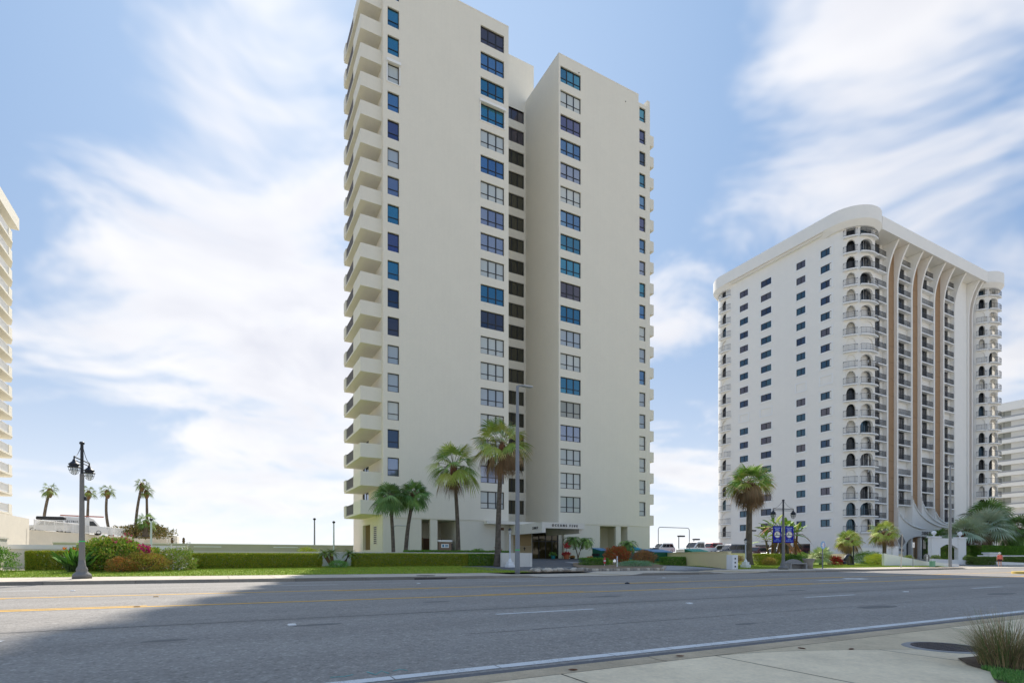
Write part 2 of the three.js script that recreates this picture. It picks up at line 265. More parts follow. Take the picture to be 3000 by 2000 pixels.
// road with markings
const road = new THREE.Group(); road.name = 'road'; road.userData = { kind: 'structure' }; scene.add(road);
{
  const g = sheet(-60, 230, 290, () => 4.42, x => kerbD(x) + .02, 60, () => 0);
  const p = g.attributes.position, c = new Float32Array(p.count * 3);
  for (let i = 0; i < p.count; i++) {
    const x = p.getX(i), d = -p.getZ(i);
    let v = 1 + .16 * fbm(x * .035, d * .9, 3, 3) + .12 * fbm(x * .25, d * .5, 9, 3);
    const lane = ((d - 4.6) / 4.5) % 1; v *= 1 + .05 * Math.cos(lane * Math.PI * 4) - (Math.abs(d - 9.9) < .25 ? .06 : 0);
    v = clamp(v, .7, 1.25); c[i * 3] = v; c[i * 3 + 1] = v; c[i * 3 + 2] = v;
  }
  g.setAttribute('color', new THREE.BufferAttribute(c, 3));
  const m = M.asphalt.clone(); m.vertexColors = true; mesh('asphalt', g, m, road);
  const strip = (x0, x1, f, w, y = .004) => sheet(x0, x1, Math.max(1, Math.round((x1 - x0) / 4)), x => f(x) - w / 2, x => f(x) + w / 2, 1, () => y);
  // white edge line in worn lengths
  for (let x = -6, k = 0; x < 200; k++) { const L = rr(.55, 1.5) * (x > 12 ? 4 : 1); mesh('edge_line', sheet(x + .012, x + L, 3, () => 4.63 + rr(-.006, .006), () => 4.78 + rr(-.006, .006), 1, () => .004), M.roadPaint, road); x += L; }
  for (let k = -1; k < 16; k++) mesh('lane_dash', strip(4.55 + k * 9.2, 6.8 + k * 9.2, () => 9.1, .12), M.roadPaint, road);
  for (let k = -1; k < 14; k++) mesh('lane_dash', strip(1.8 + k * 9.2, 4.1 + k * 9.2, x => 21.6 + skew(x) * .06, .12), M.roadPaint, road);
  const yn = x => 13.66 + skew(x) * .03, yf = x => 17.8 + skew(x) * .05;
  mesh('centre_line', strip(-40, 200, yn, .19), M.yellowPaint, road);
  mesh('centre_line', strip(-40, 200, yf, .2), M.yellowPaint, road);
  for (let k = -1; k < 15; k++) { mesh('centre_dash', strip(6.6 + k * 11.5, 10.1 + k * 11.5, x => yn(x) + .3, .12), M.yellowPaint, road); mesh('centre_dash', strip(3.2 + k * 11.5, 6.7 + k * 11.5, x => yf(x) - .3, .12), M.yellowPaint, road); }
  // sealed seam, patches and survey scribbles
  const wob = (x, s) => .05 * fbm(x * .6, s, 2, 3) * 2;
  mesh('tar_seam', sheet(-6, 60, 160, x => 10.05 + wob(x, 1), x => 10.09 + wob(x, 1) + .012 * fbm(x * 3, 4, 1, 2), 1, () => .003), M.tar, road);
  mesh('tar_seam', sheet(3, 34, 90, x => 6.9 + wob(x, 7), x => 6.918 + wob(x, 7), 1, () => .003), M.tar, road);
  mesh('tar_seam', sheet(-8, 30, 90, x => 19.6 + wob(x, 5), x => 19.66 + wob(x, 5), 1, () => .003), M.tar, road);
  for (const [x, d, r] of [[1.35, 9.0, .2], [12.5, 6.6, .35], [7.4, 5.9, .12], [20.2, 7.3, .4], [-.6, 8.2, .14], [9.3, 11.9, .3], [16.4, 11.2, .28], [4.6, 12.4, .2]]) { const s = new THREE.Shape(); for (let i = 0; i <= 18; i++) { const a = i / 18 * 6.283, q = r * (1 + .5 * fbm(Math.cos(a) * 1.5 + x, Math.sin(a) * 1.5, d, 3)); const P = [x + Math.cos(a) * q * 1.8, d + Math.sin(a) * q * .6]; i ? s.lineTo(...P) : s.moveTo(...P); } mesh('oil_patch', new THREE.ShapeGeometry(s).rotateX(-Math.PI / 2).translate(0, .0025, 0), M.oilStain, road); }
  for (const pts of [[[.86, 4.98], [.98, 4.96], [1.06, 5.0]], [[1.2, 5.06], [1.24, 4.9], [1.33, 5.04], [1.36, 4.9]], [[1.42, 4.98], [1.5, 5.03], [1.55, 4.95]]]) mesh('survey_mark', [tube(pts.map(q => V(q[0], .003, -q[1])), pts.map(() => .010), 4, .2)], std({ color: col(.12, .42, .40), roughness: .9 }), road);
  // left turn arrow in the centre lane
  const s = new THREE.Shape([[0, 0], [2.6, 0], [2.9, .5], [3.4, .5], [2.75, 1.15], [2.1, .5], [2.55, .5], [2.35, .18], [0, .18]].map(q => new THREE.Vector2(...q)));
  mesh('turn_arrow', new THREE.ShapeGeometry(s).rotateX(-Math.PI / 2).scale(1.5, 1, 1.3).translate(24.4, .004, -15.4), M.roadPaint, road);
}
// raised studs
{
  const geo = new RoundedBoxGeometry(.12, .03, .12, 2, .012).translate(0, .01, 0);
  const spots = [[-1.55, 14.15, 'y'], [-1.5, 17.55, 'y'], [-4.1, 21.9, 'w'], [1.0, 9.1, 'w'], [9.5, 9.1, 'w'], [18.7, 9.1, 'w'], [20.6, 21.5, 'w'], [27.9, 9.1, 'w'], [7.2, 21.5, 'w']];
  spots.forEach(([x, d, k], i) => { const o = thing('road_stud', k === 'y' ? 'small amber reflective stud beside a yellow line' : 'small pale reflective stud on the dashed lane line', 'road stud', [x, 0, -d], 0, k === 'y' ? 'amber studs by the centre lines' : 'white studs along the lane dashes'); mesh('housing', geo, std({ color: k === 'y' ? col(.5, .33, .15) : col(.72, .74, .74), roughness: .4 }), o); mesh('reflector', [bx(-.05, .05, .006, .02, .058, .064)], M.lamp, o); });
  const rag = new THREE.IcosahedronGeometry(.085, 2); { const p = rag.attributes.position; for (let i = 0; i < p.count; i++) { const n = 1 + .5 * fbm(p.getX(i) * 17, p.getY(i) * 17, p.getZ(i) * 17, 3); p.setXYZ(i, p.getX(i) * n * 1.3, Math.max(0, p.getY(i)) * n * .7, p.getZ(i) * n); } rag.computeVertexNormals(); }
  one('crumpled_rag', [rag.translate(14.6, .003, -17.3)], std({ color: col(.03, .03, .035), roughness: .9 }), 'crumpled black rag lying on the centre turn lane', 'rag');
}
// far pavement: slabs and kerb stones
{
  const walk = new THREE.Group(); walk.name = 'pavement'; walk.userData = { kind: 'structure' }; scene.add(walk);
  const tint = [M.concrete, M.concrete.clone(), M.concrete.clone()]; tint[1].color.setRGB(.93, .93, .94); tint[2].color.setRGB(1.05, 1.04, 1.02);
  mesh('bedding', sheet(-60, 160, 110, x => kerbD(x) + .16, x => backD(x) + .3, 4, (x) => swY(x) - .02), M.gutter, walk);
  for (let x = -30; x < 70; x += 1.9) mesh('slab', sheet(x, x + 1.885, 3, a => kerbD(a) + .19, a => backD(a), 3, a => swY(a)), pick(tint), walk);
  for (let x = 70; x < 160; x += 5) mesh('slab', sheet(x, x + 4.98, 2, a => kerbD(a) + .19, a => backD(a), 2, a => swY(a)), pick(tint), walk);
  const kt = [M.kerb, M.kerb.clone(), M.kerb.clone()]; kt[1].color.setRGB(.85, .85, .86); kt[2].color.setRGB(1.15, 1.13, 1.1);
  for (let x = -30; x < 110; x += 3) {
    const n = 6, P = [], I = [];
    for (let i = 0; i <= n; i++) { const a = x + 2.985 * i / n, k = kerbD(a), y = swY(a) + .004; [[k, -.02], [k + .03, y - .025], [k + .055, y], [k + .2, y]].forEach(q => P.push(a, q[1], -q[0])); }
    for (let i = 0; i < n; i++) for (let j = 0; j < 3; j++) { const a = i * 4 + j, b = a + 4; I.push(a, b, a + 1, a + 1, b, b + 1); }
    const g = new THREE.BufferGeometry(); g.setAttribute('position', new THREE.Float32BufferAttribute(P, 3)); g.setIndex(I); g.computeVertexNormals();
    mesh('kerb_stone', [g], pick(kt), walk);
  }
  // storm inlet in the kerb and its lid in the pavement
  const lid = thing('inlet_cover', 'dark oval drain lid in the pavement above the kerb inlet', 'drain cover', [9.3, swY(9.3) + .004, -(kerbD(9.3) + 1.2)]);
  mesh('lid', [cyl(.42, .42, .012, 0, 0, 0, 28)], M.iron, lid); mesh('rim', [new THREE.TorusGeometry(.45, .03, 6, 30).rotateX(Math.PI / 2)], M.kerb, lid);
  one('kerb_inlet', [bx(8.3, 10.7, -.012, .085, kerbD(9.5) - .035, kerbD(9.5) + .02)], M.iron, 'long dark storm drain slot in the far kerb', 'drain');
}
// near side: gutter and concrete apron in slabs
{
  const ap = new THREE.Group(); ap.name = 'apron'; ap.userData = { kind: 'structure' }; scene.add(ap);
  mesh('bedding', sheet(-40, 160, 4, () => -14, () => 4.44, 2, () => -.025), M.kerb, ap);
  mesh('asphalt_lip', sheet(-40, 160, 50, () => 4.4, () => 4.52, 1, () => .006), M.driveAsphalt, ap);
  for (let x = -20; x < 150; x += 3) mesh('gutter_length', sheet(x, x + 2.985, 2, () => 4.12, () => 4.4, 2, (a, d) => .008 - .006 * Math.sin((d - 4.12) / .28 * Math.PI)), M.gutter, ap);
  // curved joint of the inlet apron
  const curve = x => x < 4.6 ? 4.10 : 4.10 - 1.75 * sstep(4.4, 9.6, x) ** 1.1;
  const tint = [M.concreteNear, M.concreteNear.clone(), M.concreteNear.clone()]; tint[1].color.setRGB(.94, .95, .97); tint[2].color.setRGB(1.05, 1.04, 1.02);
  const xs = [-20, -17, -14, -11, -8, -5.2, -3.1, -1.2, .75, 2.7, 4.65, 6.6, 8.55, 10.5, 12.5, 14.5, 17, 20, 25, 30, 40, 55, 75, 100, 150];
  for (let i = 0; i < xs.length - 1; i++) { const m = pick(tint); mesh('slab', sheet(xs[i] + .009, xs[i + 1] - .009, 6, () => 2.02, x => Math.min(4.105, curve(x)) - .007, 3, () => .012), m, ap); mesh('slab', sheet(xs[i] + .009, xs[i + 1] - .009, 1, () => -1.2, () => 2.008, 1, () => .012), pick(tint), ap); mesh('slab', sheet(xs[i] + .009, xs[i + 1] - .009, 1, () => -14, () => -1.21, 1, () => .012), pick(tint), ap); }
  mesh('inlet_slab', sheet(4.7, 9.6, 30, x => curve(x) + .012, () => 4.10, 6, () => .010), M.concreteNear.clone(), ap).material.color.setRGB(.8, .78, .74);
  mesh('slab', sheet(9.62, 60, 10, x => Math.min(4.09, curve(x) + .012), () => 4.10, 2, () => .010), M.concreteNear, ap);
  const mh = thing('manhole_cover', 'round rusty manhole cover set in the near concrete apron', 'manhole cover', [7.42, .012, -3.2]);
  mesh('frame_ring', [new THREE.CylinderGeometry(.40, .42, .012, 40).translate(0, .002, 0)], M.greyConcrete, mh);
  mesh('lid', [new THREE.CylinderGeometry(.325, .325, .01, 40).translate(0, .010, 0)], M.iron, mh);
  const knobs = []; for (let i = -5; i <= 5; i++) for (let j = -5; j <= 5; j++) if (i * i + j * j < 27) knobs.push(bx(i * .055 - .015, i * .055 + .015, .014, .018, j * .055 - .015, j * .055 + .015)); mesh('tread', knobs, M.iron, mh);
  for (const [x, d] of [[4.3, 4.25], [5.9, 3.95], [6.35, 3.65], [2.9, 4.2]]) { const lf = thing('fallen_leaf', 'dry brown leaf lying on the near concrete', 'leaf', [x, .016, -d], rr(0, 6), 'dry leaves on the near concrete'); mesh('blade', [new THREE.SphereGeometry(.05, 8, 4).scale(1, .12, .45)], M.barkRed, lf); }
}
// driveways and parking court behind the pavement
const drv = (x0, x1, dn, df, n = 14) => sheet(x0, x1, n, dn, df, 12, (x, d) => gy(x, d) + .012);
setting('entrance_driveway', sheet(15.9, 37.8, 18, x => backD(x) + .01, x => x < 22.2 ? 37.6 + (x - 15.9) * 2.1 : 51.4, 14, (x, d) => lerp(swY(x) - .002, gy(x, d) + .03, sstep(30, 33, d))), M.driveAsphalt);
setting('parking_ramp', sheet(29.3, 36.6, 10, x => backD(x) + .01, () => 44, 14, (x, d) => lerp(swY(x) - .002, gy(x, d) + .034, sstep(30, 33, d))), M.rampConcrete);
setting('parking_lot', sheet(50.2, 92, 8, () => 46, () => 110, 10, () => .93), M.driveAsphalt);
setting('side_street', sheet(71.5, 92, 6, x => backD(x) - .01, () => 46.5, 10, (x, d) => lerp(.04, .93, sstep(30.5, 46, d))), M.driveAsphalt);
{
  // worn white bay lines on the driveway
  const dm = new THREE.Group(); dm.name = 'driveway_markings'; dm.userData = { kind: 'structure' }; scene.add(dm);
  const ln = (x0, d0, x1, d1, w) => { const n = 6, P = [], I = []; const L = Math.hypot(x1 - x0, d1 - d0), ox = -(d1 - d0) / L * w, od = (x1 - x0) / L * w; for (let i = 0; i <= n; i++) { const x = lerp(x0, x1, i / n), d = lerp(d0, d1, i / n); [[x, d], [x + ox, d + od]].forEach(q => P.push(q[0], gy(q[0], q[1]) + .042, -q[1])); } for (let i = 0; i < n; i++) I.push(i * 2, i * 2 + 2, i * 2 + 1, i * 2 + 1, i * 2 + 2, i * 2 + 3); const g = new THREE.BufferGeometry(); g.setAttribute('position', new THREE.Float32BufferAttribute(P, 3)); g.setIndex(I); g.computeVertexNormals(); mesh('paint_line', [g], M.roadPaint, dm); };
  ln(20.6, 34.2, 22.6, 32.6, .3); ln(23.4, 35.2, 25, 34.6, .25); ln(32.2, 33.5, 33.2, 31.5, .25);
}

// ================================================================== CREAM TOWER
const font = await new FontLoader().loadAsync('fonts/droid/droid_sans_bold.typeface.json');
const fontSerif = await new FontLoader().loadAsync('fonts/droid/droid_serif_bold.typeface.json');
function letters(str, size, depth, f = font, spacing = 1) { const out = []; let x = 0; for (const ch of str) { if (ch === ' ') { x += size * .8; continue; } const g = new TextGeometry(ch, { font: f, size, depth, curveSegments: 4, bevelEnabled: false }); g.computeBoundingBox(); out.push([ch, g.translate(x - g.boundingBox.min.x, 0, 0)]); x += (g.boundingBox.max.x - g.boundingBox.min.x) + size * .22 * spacing; } return out; }
const FH = 2.752, ROWS = 19, ROOF = 59.0, BASE = .9, BAND = 5.05;
const winGeo = new Map();
function windowGeo(w, h, cols, split) {       // frame and panes; split = height share of the lower lights, 0 = none
  const key = [w, h, cols, split].join(); if (winGeo.has(key)) return winGeo.get(key);
  const f = .075, m = .06, fr = [bx(-w / 2, -w / 2 + f, 0, h, 0, .09), bx(w / 2 - f, w / 2, 0, h, 0, .09), bx(-w / 2 + f, w / 2 - f, 0, f, .002, .09), bx(-w / 2 + f, w / 2 - f, h - f, h, .002, .09)];
  for (let i = 1; i < cols; i++) { const x = -w / 2 + w * i / cols; fr.push(bx(x - m, x + m, f, h - f, .004, .088)); }
  const ys = split ? [[f, h * split - .035], [h * split + .035, h - f]] : [[f, h - f]];
  if (split) for (let i = 0; i < cols; i++) { const a = -w / 2 + w * i / cols + (i ? m : f), b = -w / 2 + w * (i + 1) / cols - (i === cols - 1 ? f : m); fr.push(bx(a, b, h * split - .035, h * split + .035, .006, .086)); }
  const panes = [];
  for (let i = 0; i < cols; i++) for (const [y0, y1] of ys) { const a = -w / 2 + w * i / cols + (i ? m : f), b = -w / 2 + w * (i + 1) / cols - (i === cols - 1 ? f : m); panes.push(uvm(clean(bx(a, b, y0, y1, .05, .075)))); }
  const r = { frame: merge(fr), panes }; winGeo.set(key, r); return r;
}
function addWindow(bld, pos, turn, w, h, cols, split, kind, frameMat = M.bronze) {
  const g = sub(bld, 'window', pos); g.rotation.y = turn; const q = windowGeo(w, h, cols, split);
  mesh('frame', q.frame, frameMat, g); const mats = M.pane[kind]; const base = Math.floor(rnd() * 3);
  q.panes.forEach((p, i) => mesh('pane', p, rnd() < .7 ? mats[base] : mats[(base + 1 + i) % 3], g));
  return g;
}
const cream = thing('apartment_tower', 'tall cream stucco tower with split front and stacked side balconies', 'building', [0, 0, 0]);
{
  const DF = 52.7, XL = 14.07, XA = 27.87, XB = 34.39, XR = 48.18, DR = 60.4, DBACK = 66;
  const rowY = k => 6.32 + k * FH;
  // window columns: X centre, width, height, columns, split, y offset, kinds from the bottom row up
  const cA1 = { x: 15.08, w: 1.15, h: 1.82, c: 1, s: .34, k: 'dgdllwgdtntgbgnblttb'.slice(0, 19) };
  cA1.k = 'ggdwllddtntglnbwttb';
  const cA2 = { x: 25.92, w: 2.82, h: 1.86, c: 3, s: .33, k: 'wgglwwwdtlggwlbwttb'.slice(0, 18) + 'k' };
  cA2.k = 'wgwwlwwdtwggwbwttbk';
  const cB1 = { x: 36.06, w: 2.86, h: 1.84, c: 3, s: .33, k: 'wwwgytwltkttbwgbnwt' };
  const cB2 = { x: 46.95, w: 1.0, h: 1.76, c: 1, s: .34, k: 'wwwwllblwbtgbnbtdnt' };
  const hole = (c, k, y = rowY(k)) => [c.x - c.w / 2, c.x + c.w / 2, y, y + c.h];
  const rows = [...Array(ROWS).keys()];
  // front walls with real openings
  mesh('front_wall', [wallShape(XL, XA, BAND, ROOF, rows.flatMap(k => [hole(cA1, k), hole(cA2, k)]), .3).translate(0, 0, -DF)], M.stucco, cream);
  const nB = rows.map(k => hole(cB1, k));
  mesh('front_wall', [wallShape(XB, 46.28, BAND, ROOF, nB, .3).translate(0, 0, -DF)], M.stucco, cream);
  mesh('front_wall', [wallShape(46.3, XR, BAND, ROOF - .9, rows.map(k => hole(cB2, k)), .3).translate(0, 0, -DF - .03), bx(47.75, XR, ROOF - .9, ROOF - .1, DF + .05, DF + 1.2)], M.stucco, cream);
  mesh('joint_strip', [bx(15.69, 15.72, BAND + .02, ROOF - .02, DF - .006, DF + .01)], M.stuccoPale, cream); mesh('joint_strip', [bx(47.52, 47.55, BAND + .8, ROOF - 1.0, DF + .02, DF + .05)], M.stuccoPale, cream);
  // recess
  const cR = { x: 32.86, w: 2.62, h: 1.74, c: 3, s: 0 };
  const rr0 = k => 6.56 + k * FH;
  mesh('recess_wall', [wallShape(XA, XB, BAND, 57.6, rows.map(k => hole(cR, k, rr0(k))), .3).translate(0, 0, -DR)], M.stucco, cream);
  mesh('recess_wall', [bx(XB, XB + .3, BAND, ROOF, DF + .3, DR + 2)], M.stucco, cream);
  mesh('recess_wall', [bx(XA - .3, XA, BAND, ROOF, DF + .3, DR)], M.stucco, cream);
  mesh('lift_house', [bx(27.9, 35.6, 57.6, 64.1, DR - .002, DR + 8)], M.stucco, cream);
  // side, back walls and roofs
  mesh('side_wall', [wallShape(-DBACK, -DF - .3, BASE, ROOF, rows.flatMap(k => [[-61.4, -58.6, 6.45 + k * FH, 8.55 + k * FH]]).concat([[-61.2, -57.9, 1.9, 4.6]]), .3).rotateY(-Math.PI / 2).translate(XL + .0, 0, 0)].map(g => { g.scale(1, 1, 1); return g; }), M.stucco, cream);
  mesh('back_wall', [bx(XL + .3, XR, BASE, ROOF - .01, DBACK - .3, DBACK)], M.stucco, cream);
  mesh('side_wall', [bx(XR - .3, XR, BAND, ROOF - 1, DF + .3, DBACK - .3)], M.stucco, cream);
  mesh('roof', [bx(XL + .3, XA - .3, 57.9, 58.1, DF + .3, DBACK - .3), bx(XB + .3, XR - .3, 57.6, 57.8, DF + .3, DBACK - .3), bx(XA - .3, XB + .3, 57.3, 57.5, DR + .3, DBACK - .3)], M.stuccoPale, cream);
  mesh('parapet_coping', [bx(XL - .02, XA + .02, ROOF, ROOF + .06, DF - .03, DF + .36), bx(XB - .02, 46.3, ROOF, ROOF + .06, DF - .03, DF + .36), bx(XB - .03, XB + .34, ROOF, ROOF + .06, DF + .36, DR)], M.whiteTrim, cream);
  mesh('roof_vent', [cyl(.06, .06, .05, 0, 0, 0, 12).rotateX(Math.PI / 2).translate(37.2, 57.9, -DF + .0)], M.bronze, cream); mesh('roof_vent', [cyl(.06, .06, .05, 0, 0, 0, 12).rotateX(Math.PI / 2).translate(44.2, 57.3, -DF)], M.bronze, cream);
  // windows
  for (const k of rows) {
    for (const c of [cA1, cA2, cB1, cB2]) addWindow(cream, [c.x, rowY(k), -(DF + (c === cB2 ? .17 : .13))], 0, c.w, c.h, c.c, c.s, c.k[k] || 'b');
    addWindow(cream, [cR.x, rr0(k), -(DR + .12)], 0, cR.w, cR.h, cR.c, 0, k > 16 ? 'k' : 'o');
  }
  // storm shutters over two windows
  for (const [c, k] of [[cA1, 15], [cA2, 15]]) { const y = rowY(k), x0 = c.x - c.w / 2, x1 = c.x + c.w / 2; const s = sub(cream, 'storm_shutter'); mesh('housing', [rbx(x0 - .14, x1 + .14, y + c.h + .02, y + c.h + .3, DF - .24, DF + .0, .03)], M.whiteTrim, s); mesh('track', [bx(x0 - .1, x0 - .003, y - .05, y + c.h + .02, DF - .07, DF + .02)], M.whiteTrim, s); mesh('track', [bx(x1 + .003, x1 + .1, y - .05, y + c.h + .02, DF - .07, DF + .02)], M.whiteTrim, s); mesh('sill', [bx(x0, x1, y - .09, y - .002, DF - .06, DF + .02)], M.whiteTrim, s); }
  // balconies on the left side
  const XO = 12.0, slabG = merge([bx(XO, XL, 0, .2, 53.2, 60.95)]), parG = merge([bx(XO, XL + .25, .2, 1.36, 53.2, 53.38), bx(XO, XO + .16, .2, 1.36, 53.38, 56.4)]), endG = merge([bx(XO - .05, XO + .2, .2, 1.32, 59.9, 60.95), bx(XO + .2, XL, .2, 1.32, 60.78, 60.95)]);
  const rl = [bx(XO + .04, XO + .1, 1.2, 1.26, 56.4, 59.9), bx(XO + .04, XO + .1, .26, .31, 56.4, 59.9)]; for (let d = 56.5; d < 59.9; d += .115) rl.push(bx(XO + .055, XO + .085, .3, 1.21, d, d + .03)); const railG = merge(rl);
  const doorG = merge([bx(XL + .13, XL + .17, .02, 2.08, 58.6, 61.4)]), dfr = merge([bx(XL + .08, XL + .2, 0, 2.1, 58.6, 58.7), bx(XL + .08, XL + .2, 0, 2.1, 61.3, 61.4), bx(XL + .085, XL + .195, 0, 2.1, 59.95, 60.05), bx(XL + .08, XL + .2, 2.02, 2.1, 58.7, 61.3)]);
  for (const k of rows) {
    const b = sub(cream, 'balcony', [0, 5.3 + k * FH, 0]);
    mesh('slab', slabG, M.stucco, b); mesh('parapet', parG, M.stucco, b); mesh('end_wall', endG, M.stucco, b); mesh('railing', railG, M.bronzeRail, b);
    const d = sub(cream, 'sliding_door', [0, 6.45 + k * FH, 0]); mesh('frame', dfr, M.bronze, d); mesh('pane', doorG, pick([M.pane.d[0], M.pane.o[1], M.pane.g[0]]), d);
  }
  // right hand balconies seen edge on
  const rs = merge([bx(XR, XR + 2.0, 0, .2, 54.2, 60.2), bx(XR, XR + 2.0, .2, 1.3, 54.2, 54.36), bx(XR + 1.85, XR + 2.0, .2, 1.3, 54.36, 60.2)]);
  for (const k of rows) { const b = sub(cream, 'balcony', [0, 5.3 + k * FH, 0]); mesh('parapet', rs, M.stucco, b); }
  // podium
  const podHoles = [[17.97, 18.91, BASE, 4.95], [19.68, 21.89, BASE, 4.95], [25.2, 28.6, 4.0, 4.45]].map(h => h);
  mesh('podium_wall', [wallShape(XL, 27.4, BASE - .6, BAND - .09, podHoles.slice(0, 2), .3).translate(0, 0, -DF - .06)], M.podium, cream);
  mesh('podium_wall', [wallShape(35.2, XR, BASE - .6, BAND - .09, [[40.33, 42.77, BASE - .1, 4.9], [43.51, 44.58, BASE - .1, 4.9]], .3).translate(0, 0, -DF - .06)], M.podium, cream);
  mesh('podium_wall', [wallShape(27.4, 35.2, BASE - .6, BAND - .09, [[28.72, 31.05, BASE, 3.85], [31.12, 34.67, BASE - .1, 3.95]], .3).translate(0, 0, -DF - .45)], M.podium, cream);
  mesh('podium_soffit', [bx(XL + .02, XR - .02, BAND - .085, BAND - .005, DF + .03, DR + .5)], M.stucco, cream);
  mesh('podium_wall', [bx(XR - .3, XR, BASE - .6, BAND - .09, DF + .37, DBACK - .3)], M.podium, cream);
  mesh('passage_wall', [bx(17.6, 17.95, BASE - .3, BAND - .1, DF + .37, DF + 5), bx(17.6, 22.4, BASE - .3, BAND - .1, DF + 5, DF + 5.2), bx(21.92, 22.3, BASE - .3, BAND - .1, DF + .37, DF + 5)], M.stucco, cream);
  mesh('passage_wall', [bx(40, 40.3, BASE - .3, BAND - .1, DF + .37, DF + 4), bx(40, 45, BASE - .3, BAND - .1, DF + 4, DF + 4.2), bx(44.6, 45, BASE - .3, BAND - .1, DF + .37, DF + 4)], M.stucco, cream);
  for (const [x0, x1] of [[18.15, 18.85], [19.8, 20.6]]) { const d = sub(cream, 'service_door'); mesh('leaf', [bx(x0, x1, BASE + .02, 3.2, DF + 4.9, DF + 4.99)], M.brownDoor, d); mesh('frame', [bx(x0 - .08, x0, BASE + .02, 3.3, DF + 4.85, DF + 4.995), bx(x1, x1 + .08, BASE + .02, 3.3, DF + 4.85, DF + 4.995)], M.tanPanel, d); }
  mesh('store_wall', [bx(15.6, 15.8, BASE, BAND - .1, 57.2, 62), bx(XL + .3, 15.6, BASE, BAND - .1, 61.3, 61.5)], M.tanPanel, cream);
  // louvre on the left side wall
  { const l = sub(cream, 'louvre'); for (let i = 0; i < 9; i++) mesh('slat', [bx(XL - .05, XL + .01, 2.5 + i * .2, 2.62 + i * .2, 55.1, 56.2)], M.bronze, l); mesh('frame', [bx(XL - .06, XL, 2.4, 4.35, 55.0, 55.1), bx(XL - .06, XL, 2.4, 4.35, 56.2, 56.3)], M.stuccoPale, l); }
  // entrance
  { const e = sub(cream, 'entrance_door'); mesh('frame', [31.12, 32.0, 32.88, 33.76, 34.55].map(x => bx(x, x + .1, BASE - .08, 3.93, DF + .5, DF + .62)).concat([bx(31.2, 34.6, 3.75, 3.93, DF + .51, DF + .61), bx(31.2, 34.6, 2.9, 3.0, DF + .51, DF + .61)]), M.bronze, e); for (const x of [31.22, 32.1, 32.98, 33.86]) { mesh('pane', [bx(x, x + .78, BASE - .05, 2.9, DF + .55, DF + .57)], M.goldGlass, e); mesh('pane', [bx(x, x + .78, 3.0, 3.75, DF + .55, DF + .57)], M.goldGlass, e); } }
  { const e = sub(cream, 'entrance_panel'); mesh('panel', [bx(28.74, 31.03, 2.4, 3.84, DF + .5, DF + .58)], M.tanPanel, e); mesh('panel', [bx(28.74, 31.03, BASE, 2.38, DF + .49, DF + .57)], std({ map: mottled([.52, .42, .28], .08, 3, .4), roughness: .85 }), e); mesh('emblem', [bx(30.1, 30.2, 1.9, 2.25, DF + .45, DF + .49).applyMatrix4(new THREE.Matrix4()), bx(30.0, 30.3, 2.1, 2.16, DF + .455, DF + .488)], M.bronze, e); }
  mesh('transom_vent', [bx(26.55, 27.3, 4.05, 4.35, DF - .0, DF + .08)], M.brownDoor, cream);
  // canopy over the drive: a frame of deep side beams, a shallow front beam and a slab
  const can = sub(cream, 'canopy');
  mesh('slab', [bx(28.62, 33.3, 4.42, 4.6, 46.5, 53.1)], M.stuccoPale, can);
  mesh('side_beam', [bx(28.2, 28.6, 3.56, 4.62, 46.2, 53.1)], M.stuccoPale, can);
  mesh('side_beam', [bx(32.9, 33.3, 3.6, 4.41, 46.55, 53.1)], M.stuccoPale, can);
  mesh('front_beam', [bx(28.61, 33.32, 4.02, 4.62, 46.2, 46.48)], M.stuccoPale, can);
  mesh('band', [bx(24.9, 35.2, 4.66, BAND - .1, 51.9, 53.1)], M.stuccoPale, can);
  mesh('downlight', [cyl(.09, .12, .12, 31.3, 4.3, -48.5, 14)], M.bronze, can); mesh('downlight', [cyl(.09, .12, .12, 29.6, 4.3, -48.5, 14)], M.bronze, can);
  let s = letters('OCEANS FIVE', .235, .04, font, 2.3), wtot = 3.1; s.forEach(([c, g]) => { g.computeBoundingBox(); }); const last = s[s.length - 1][1].boundingBox.max.x; for (const [c, g] of s) mesh('letter', [g.scale(wtot / last, 1, 1).translate(29.35, 4.21, -46.2 + .002)], M.bronze, can);
  s = letters('2987', .25, .04, font, 1.2); { const W = Math.max(...s.map(q => { q[1].computeBoundingBox(); return q[1].boundingBox.max.x; })); for (const [c, g] of s) mesh('letter', [g.translate(-W, 0, 0).scale(1.25, 1, 1).rotateY(-Math.PI / 2).translate(28.2 - .002, 3.95, -47.0)], M.bronze, can); }
}

